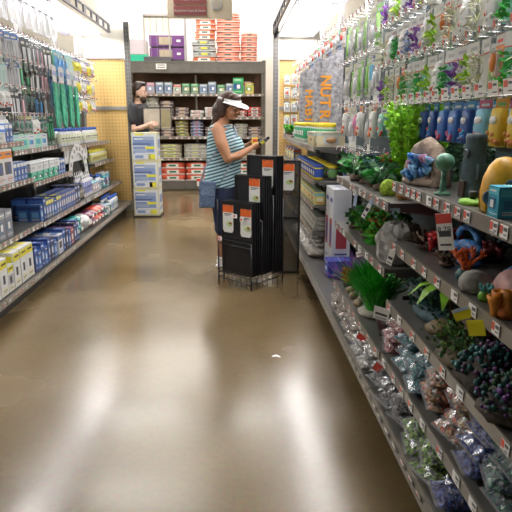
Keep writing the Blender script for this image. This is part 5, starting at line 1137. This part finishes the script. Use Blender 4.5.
def man():
    b = MB(); H_ = Matrix.Translation((.02, 0, 1.395)) @ Matrix.Rotation(.08, 4, 'Y')
    lo(b, [(0, 0, .80, .105, .155), (0, 0, .92, .10, .145), (0, 0, 1.05, .105, .155), (0, 0, 1.2, .115, .175), (-.005, 0, 1.31, .095, .18), (-.01, 0, 1.355, .06, .10), (-.005, 0, 1.39, .047, .05), (.005, 0, 1.45, .046, .048)])
    for s in (-1, 1):
        limb(b, [(0, s*.085, .80), (.01, s*.088, .62), (.012, s*.088, .44), (-.012, s*.086, .28), (-.02, s*.085, .08)], [.085, .075, .054, .048, .034]); b.tube([(-.04, s*.085, .035), (.04, s*.088, .035), (.12, s*.09, .025)], [.034, .034, .024], 10)
        limb(b, [(0, s*.19, 1.31), (.0, s*.215, 1.19), (.02, s*.215, 1.05), (.12, s*.17, 1.07), (.19, s*.13 if s > 0 else -.165, 1.10)], [.05, .045, .04, .033, .025])
    hand(b, (.20, -.165, 1.105), (.95, .05, .12), (.0, .8, -.2), -1, .15); hand(b, (.2, .125, 1.10), (.95, .05, .1), (0, -.5, .7), 1, .4)
    head(b, H_); body = remesh(b.build('person', skin2), .006, 4); face_parts(body, H_, P(.4, .15, .12), P(.04, .025, .02)); hm = mat('dark_hair', (.03, .017, .012), .5, noise=.5, nscale=50)
    h = MB(); bl = lambda c, r: h.blob(c, r, n=20, k=14, M=H_); bl((-.022, 0, .158), (.092, .08, .09)); bl((-.055, 0, .11), (.055, .074, .07)); bl((.03, 0, .215), (.055, .055, .03)); remesh(h.build('hair', hm, body), .007, 3)
    h = MB(); bl((.0, 0, 0), (.001, .001, .001)) if False else None; h.blob((.045, 0, .04), (.05, .052, .036), n=16, k=10, M=H_); h.blob((.0, .0, .06), (.05, .068, .03), n=16, k=10, M=H_); h.build('beard', mat('beard_hair', (.06, .035, .025), .7, noise=.4, nscale=60), body)
    t = MB(); lo(t, [(0, 0, .77, .125, .172), (0, 0, .92, .118, .16), (0, 0, 1.05, .12, .168), (0, 0, 1.2, .13, .188), (-.005, 0, 1.31, .108, .185), (-.01, 0, 1.36, .07, .10)])
    for s in (-1, 1): limb(t, [(0, s*.18, 1.315), (0, s*.21, 1.22), (.008, s*.217, 1.15)], [.062, .06, .058])
    remesh(t.build('t_shirt', P(.025, .025, .03, .8), body), .009, 2)
    t = MB(); lo(t, [(0, 0, .72, .11, .165), (0, 0, .82, .115, .165)])
    for s in (-1, 1): limb(t, [(0, s*.085, .76), (.01, s*.088, .6), (.01, s*.088, .44), (-.01, s*.087, .28), (-.015, s*.087, .07)], [.095, .086, .072, .066, .06])
    remesh(t.build('trousers', P(.03, .03, .035, .8), body), .009, 2)
    for s in (-1, 1): q = MB(); q.tube([(-.055, s*.086, .042), (.05, s*.09, .042), (.14, s*.092, .03)], [.038, .042, .028], 12); q.box((.04, s*.089, .012), (.22, .08, .022)); q.build('shoe', black, body)
    return body
Mn = man(); Mn.location = (-1.45, 8.86, 0); Mn.rotation_euler.z = -.3; Mn.scale = (1.14, 1.08, 1.205); tag(Mn, 'bearded man in a black T-shirt carrying an open beige box behind the carton stack', 'person')
r = empty('open_box', (-1.16, 8.635, 1.262), -.12); tag(r, 'open beige two-panel box held by the bearded man', 'box')
bm = P(.38, .33, .27)
for nme, x0, x1, yy, rr in (('front_panel', -.19, .07, 0, 0), ('side_panel', .075, .235, .0, .5)):
    b = MB(); b.box(((x0+x1)/2, 0, .16), (x1-x0, .012, .30), 0); b.box(((x0+x1)/2, -.007, .16), ((x1-x0)*.86, .003, .26), 1)
    for z in (.005, .315): b.box(((x0+x1)/2, 0, z), (x1-x0, .02, .012), 2)
    for x in (x0, x1): b.box((x, 0, .16), (.012, .02, .32), 2)
    b.build(nme, [bm, mat('box_'+nme, (.42, .36, .29) if nme[0] == 'f' else (.26, .22, .12), .7, noise=.15, nscale=5), P(.06, .05, .05)], r)
# ================= wire rack with black screen covers =================
import math as _m
ang = -.80; RK = Vector((-.13, 4.67, 0)); e1 = Vector((_m.cos(ang), _m.sin(ang), 0)); e2 = Vector((-e1.y, e1.x, 0)); S = .40
rk = empty('wire_rack', RK, ang); tag(rk, 'black wire floor rack holding upright screen covers beside the woman', 'rack')
wire = P(.02, .02, .022, .35)
def wpan(nm_, p0, p1, z0, z1, nv, zs, r_=.0048):
    b = MB(); p0, p1 = Vector(p0), Vector(p1)
    for k in range(nv+1): q = p0.lerp(p1, k/nv); b.tube([(q.x, q.y, z0), (q.x, q.y, z1)], r_*(1.5 if k in (0, nv) else .8), 5)
    for z in zs: b.tube([(p0.x, p0.y, z), (p1.x, p1.y, z)], r_, 5)
    b.build(nm_, wire, rk)
wpan('front_grid', (0, 0, 0), (S, 0, 0), .0, .40, 1, (.05, .10, .36, .40)); wpan('skirt', (0, 0, 0), (S, 0, 0), .01, .10, 7, (.1,)); wpan('side_grid', (S, 0, 0), (S, S, 0), .0, .10, 6, (.055, .10)); wpan('side_grid', (0, 0, 0), (0, S, 0), .0, .10, 6, (.055, .10)); wpan('back_grid', (0, S, 0), (S, S, 0), .0, .75, 4, (.10, .4, .75))
for z0, y_ in ((.70, .13), (.90, .27)): wpan('divider', (0, y_, 0), (S, y_, 0), .10, z0-.12, 4, (z0-.2, z0-.12))
b = MB()
for k in range(9): b.tube([(S*k/8, 0, .10), (S*k/8, S, .10)], .0025, 5)
b.build('rack_floor', wire, rk)
b = MB(); b.tube([(.0, 0, .40), (.0, .0, .74)], .005, 6); b.build('front_post', wire, rk)
for x_, z_ in ((.03, .40), (.22, .62), (.30, .60)): b = MB(); b.box((x_, -.008, z_), (.045, .002, .035), 0); b.box((x_-.008, -.0095, z_), (.018, .001, .018), 1); b.build('price_label', [white, red], rk)
screenm = mat('black_screen', (.012, .012, .014), .5, alpha=.88); frame_m = P(.012, .012, .014, .3)
def cover(w, h, cards, alpha=False):
    b = MB()
    for x in (-w/2+.009, w/2-.009): b.box((x, 0, h/2), (.018, .014, h))
    for z in (.009, h-.009, h*.5): b.box((0, 0, z), (w, .013, .018))
    o = b.build('screen_cover', frame_m); c = MB(); c.box((0, 0, h/2), (w-.03, .003, h-.03)); c.build('mesh_screen', screenm if not alpha else mat('sheer_screen', (.03, .028, .025), .5, alpha=.62), o)
    for x, z in cards:
        c = MB(); c.prism([(-.045, -.10), (-.035, -.12), (.035, -.12), (.045, -.10), (.045, .085), (-.045, .085)], -.0105, -.0085, 0); c.box((0, -.011, .058), (.088, .002, .054), 1)
        for u in (-.022, .022): c.box((u, -.0122, .079), (.014, .0012, .005), 2)
        c.box((0, -.0115, .018), (.06, .0014, .006), 2); c.box((-.01, -.0115, .008), (.04, .0014, .004), 2)
        c.blob((.012, -.0118, -.055), (.028, .0015, .022), 3, 10, 5); c.blob((.02, -.0125, -.05), (.015, .0015, .01), 4, 8, 5)
        c.v = [(vx*1.25+x, vy, vz*1.15+z) for vx, vy, vz in c.v]; c.build('header_card', [P(.72, .72, .68), P(.72, .13, .02), ink, P(.45, .58, .25), P(.3, .1, .04)], o)
    return o
lv = [('front', .63, .02, [(-.09, .50), (.10, .48)], 4), ('middle', .84, .15, [(.06, .72)], 4), ('rear', 1.00, .29, [(.07, .87)], 4)]
for nm_, h__, y0_, cards, n_ in lv:
    for k in range(n_):
        yy = y0_+.028*k; xx = .215+(.02 if nm_ != 'front' else 0)+(.01 if nm_ == 'rear' else 0)
        p = RK+e1*xx+e2*yy
        put('cov%s%s' % (nm_, 'c' if k == 0 else ''), lambda: cover(.31 if nm_ != 'front' else .33, h__, cards if k == 0 else []), (p.x, p.y, .106), '%s upright black screen cover in the %s step of the wire rack' % (['frontmost carded', 'second', 'third', 'rearmost'][k], nm_), 'screen cover', 'black screen covers in the wire rack', ang+.12)
o = cover(.23, 1.05, [(0, .92)], True); o.location = (.50, 4.93, .0); o.rotation_euler = (-.0, 0, -.12); tag(o, 'tall see-through black screen cover with orange card standing right of the wire rack', 'screen cover')
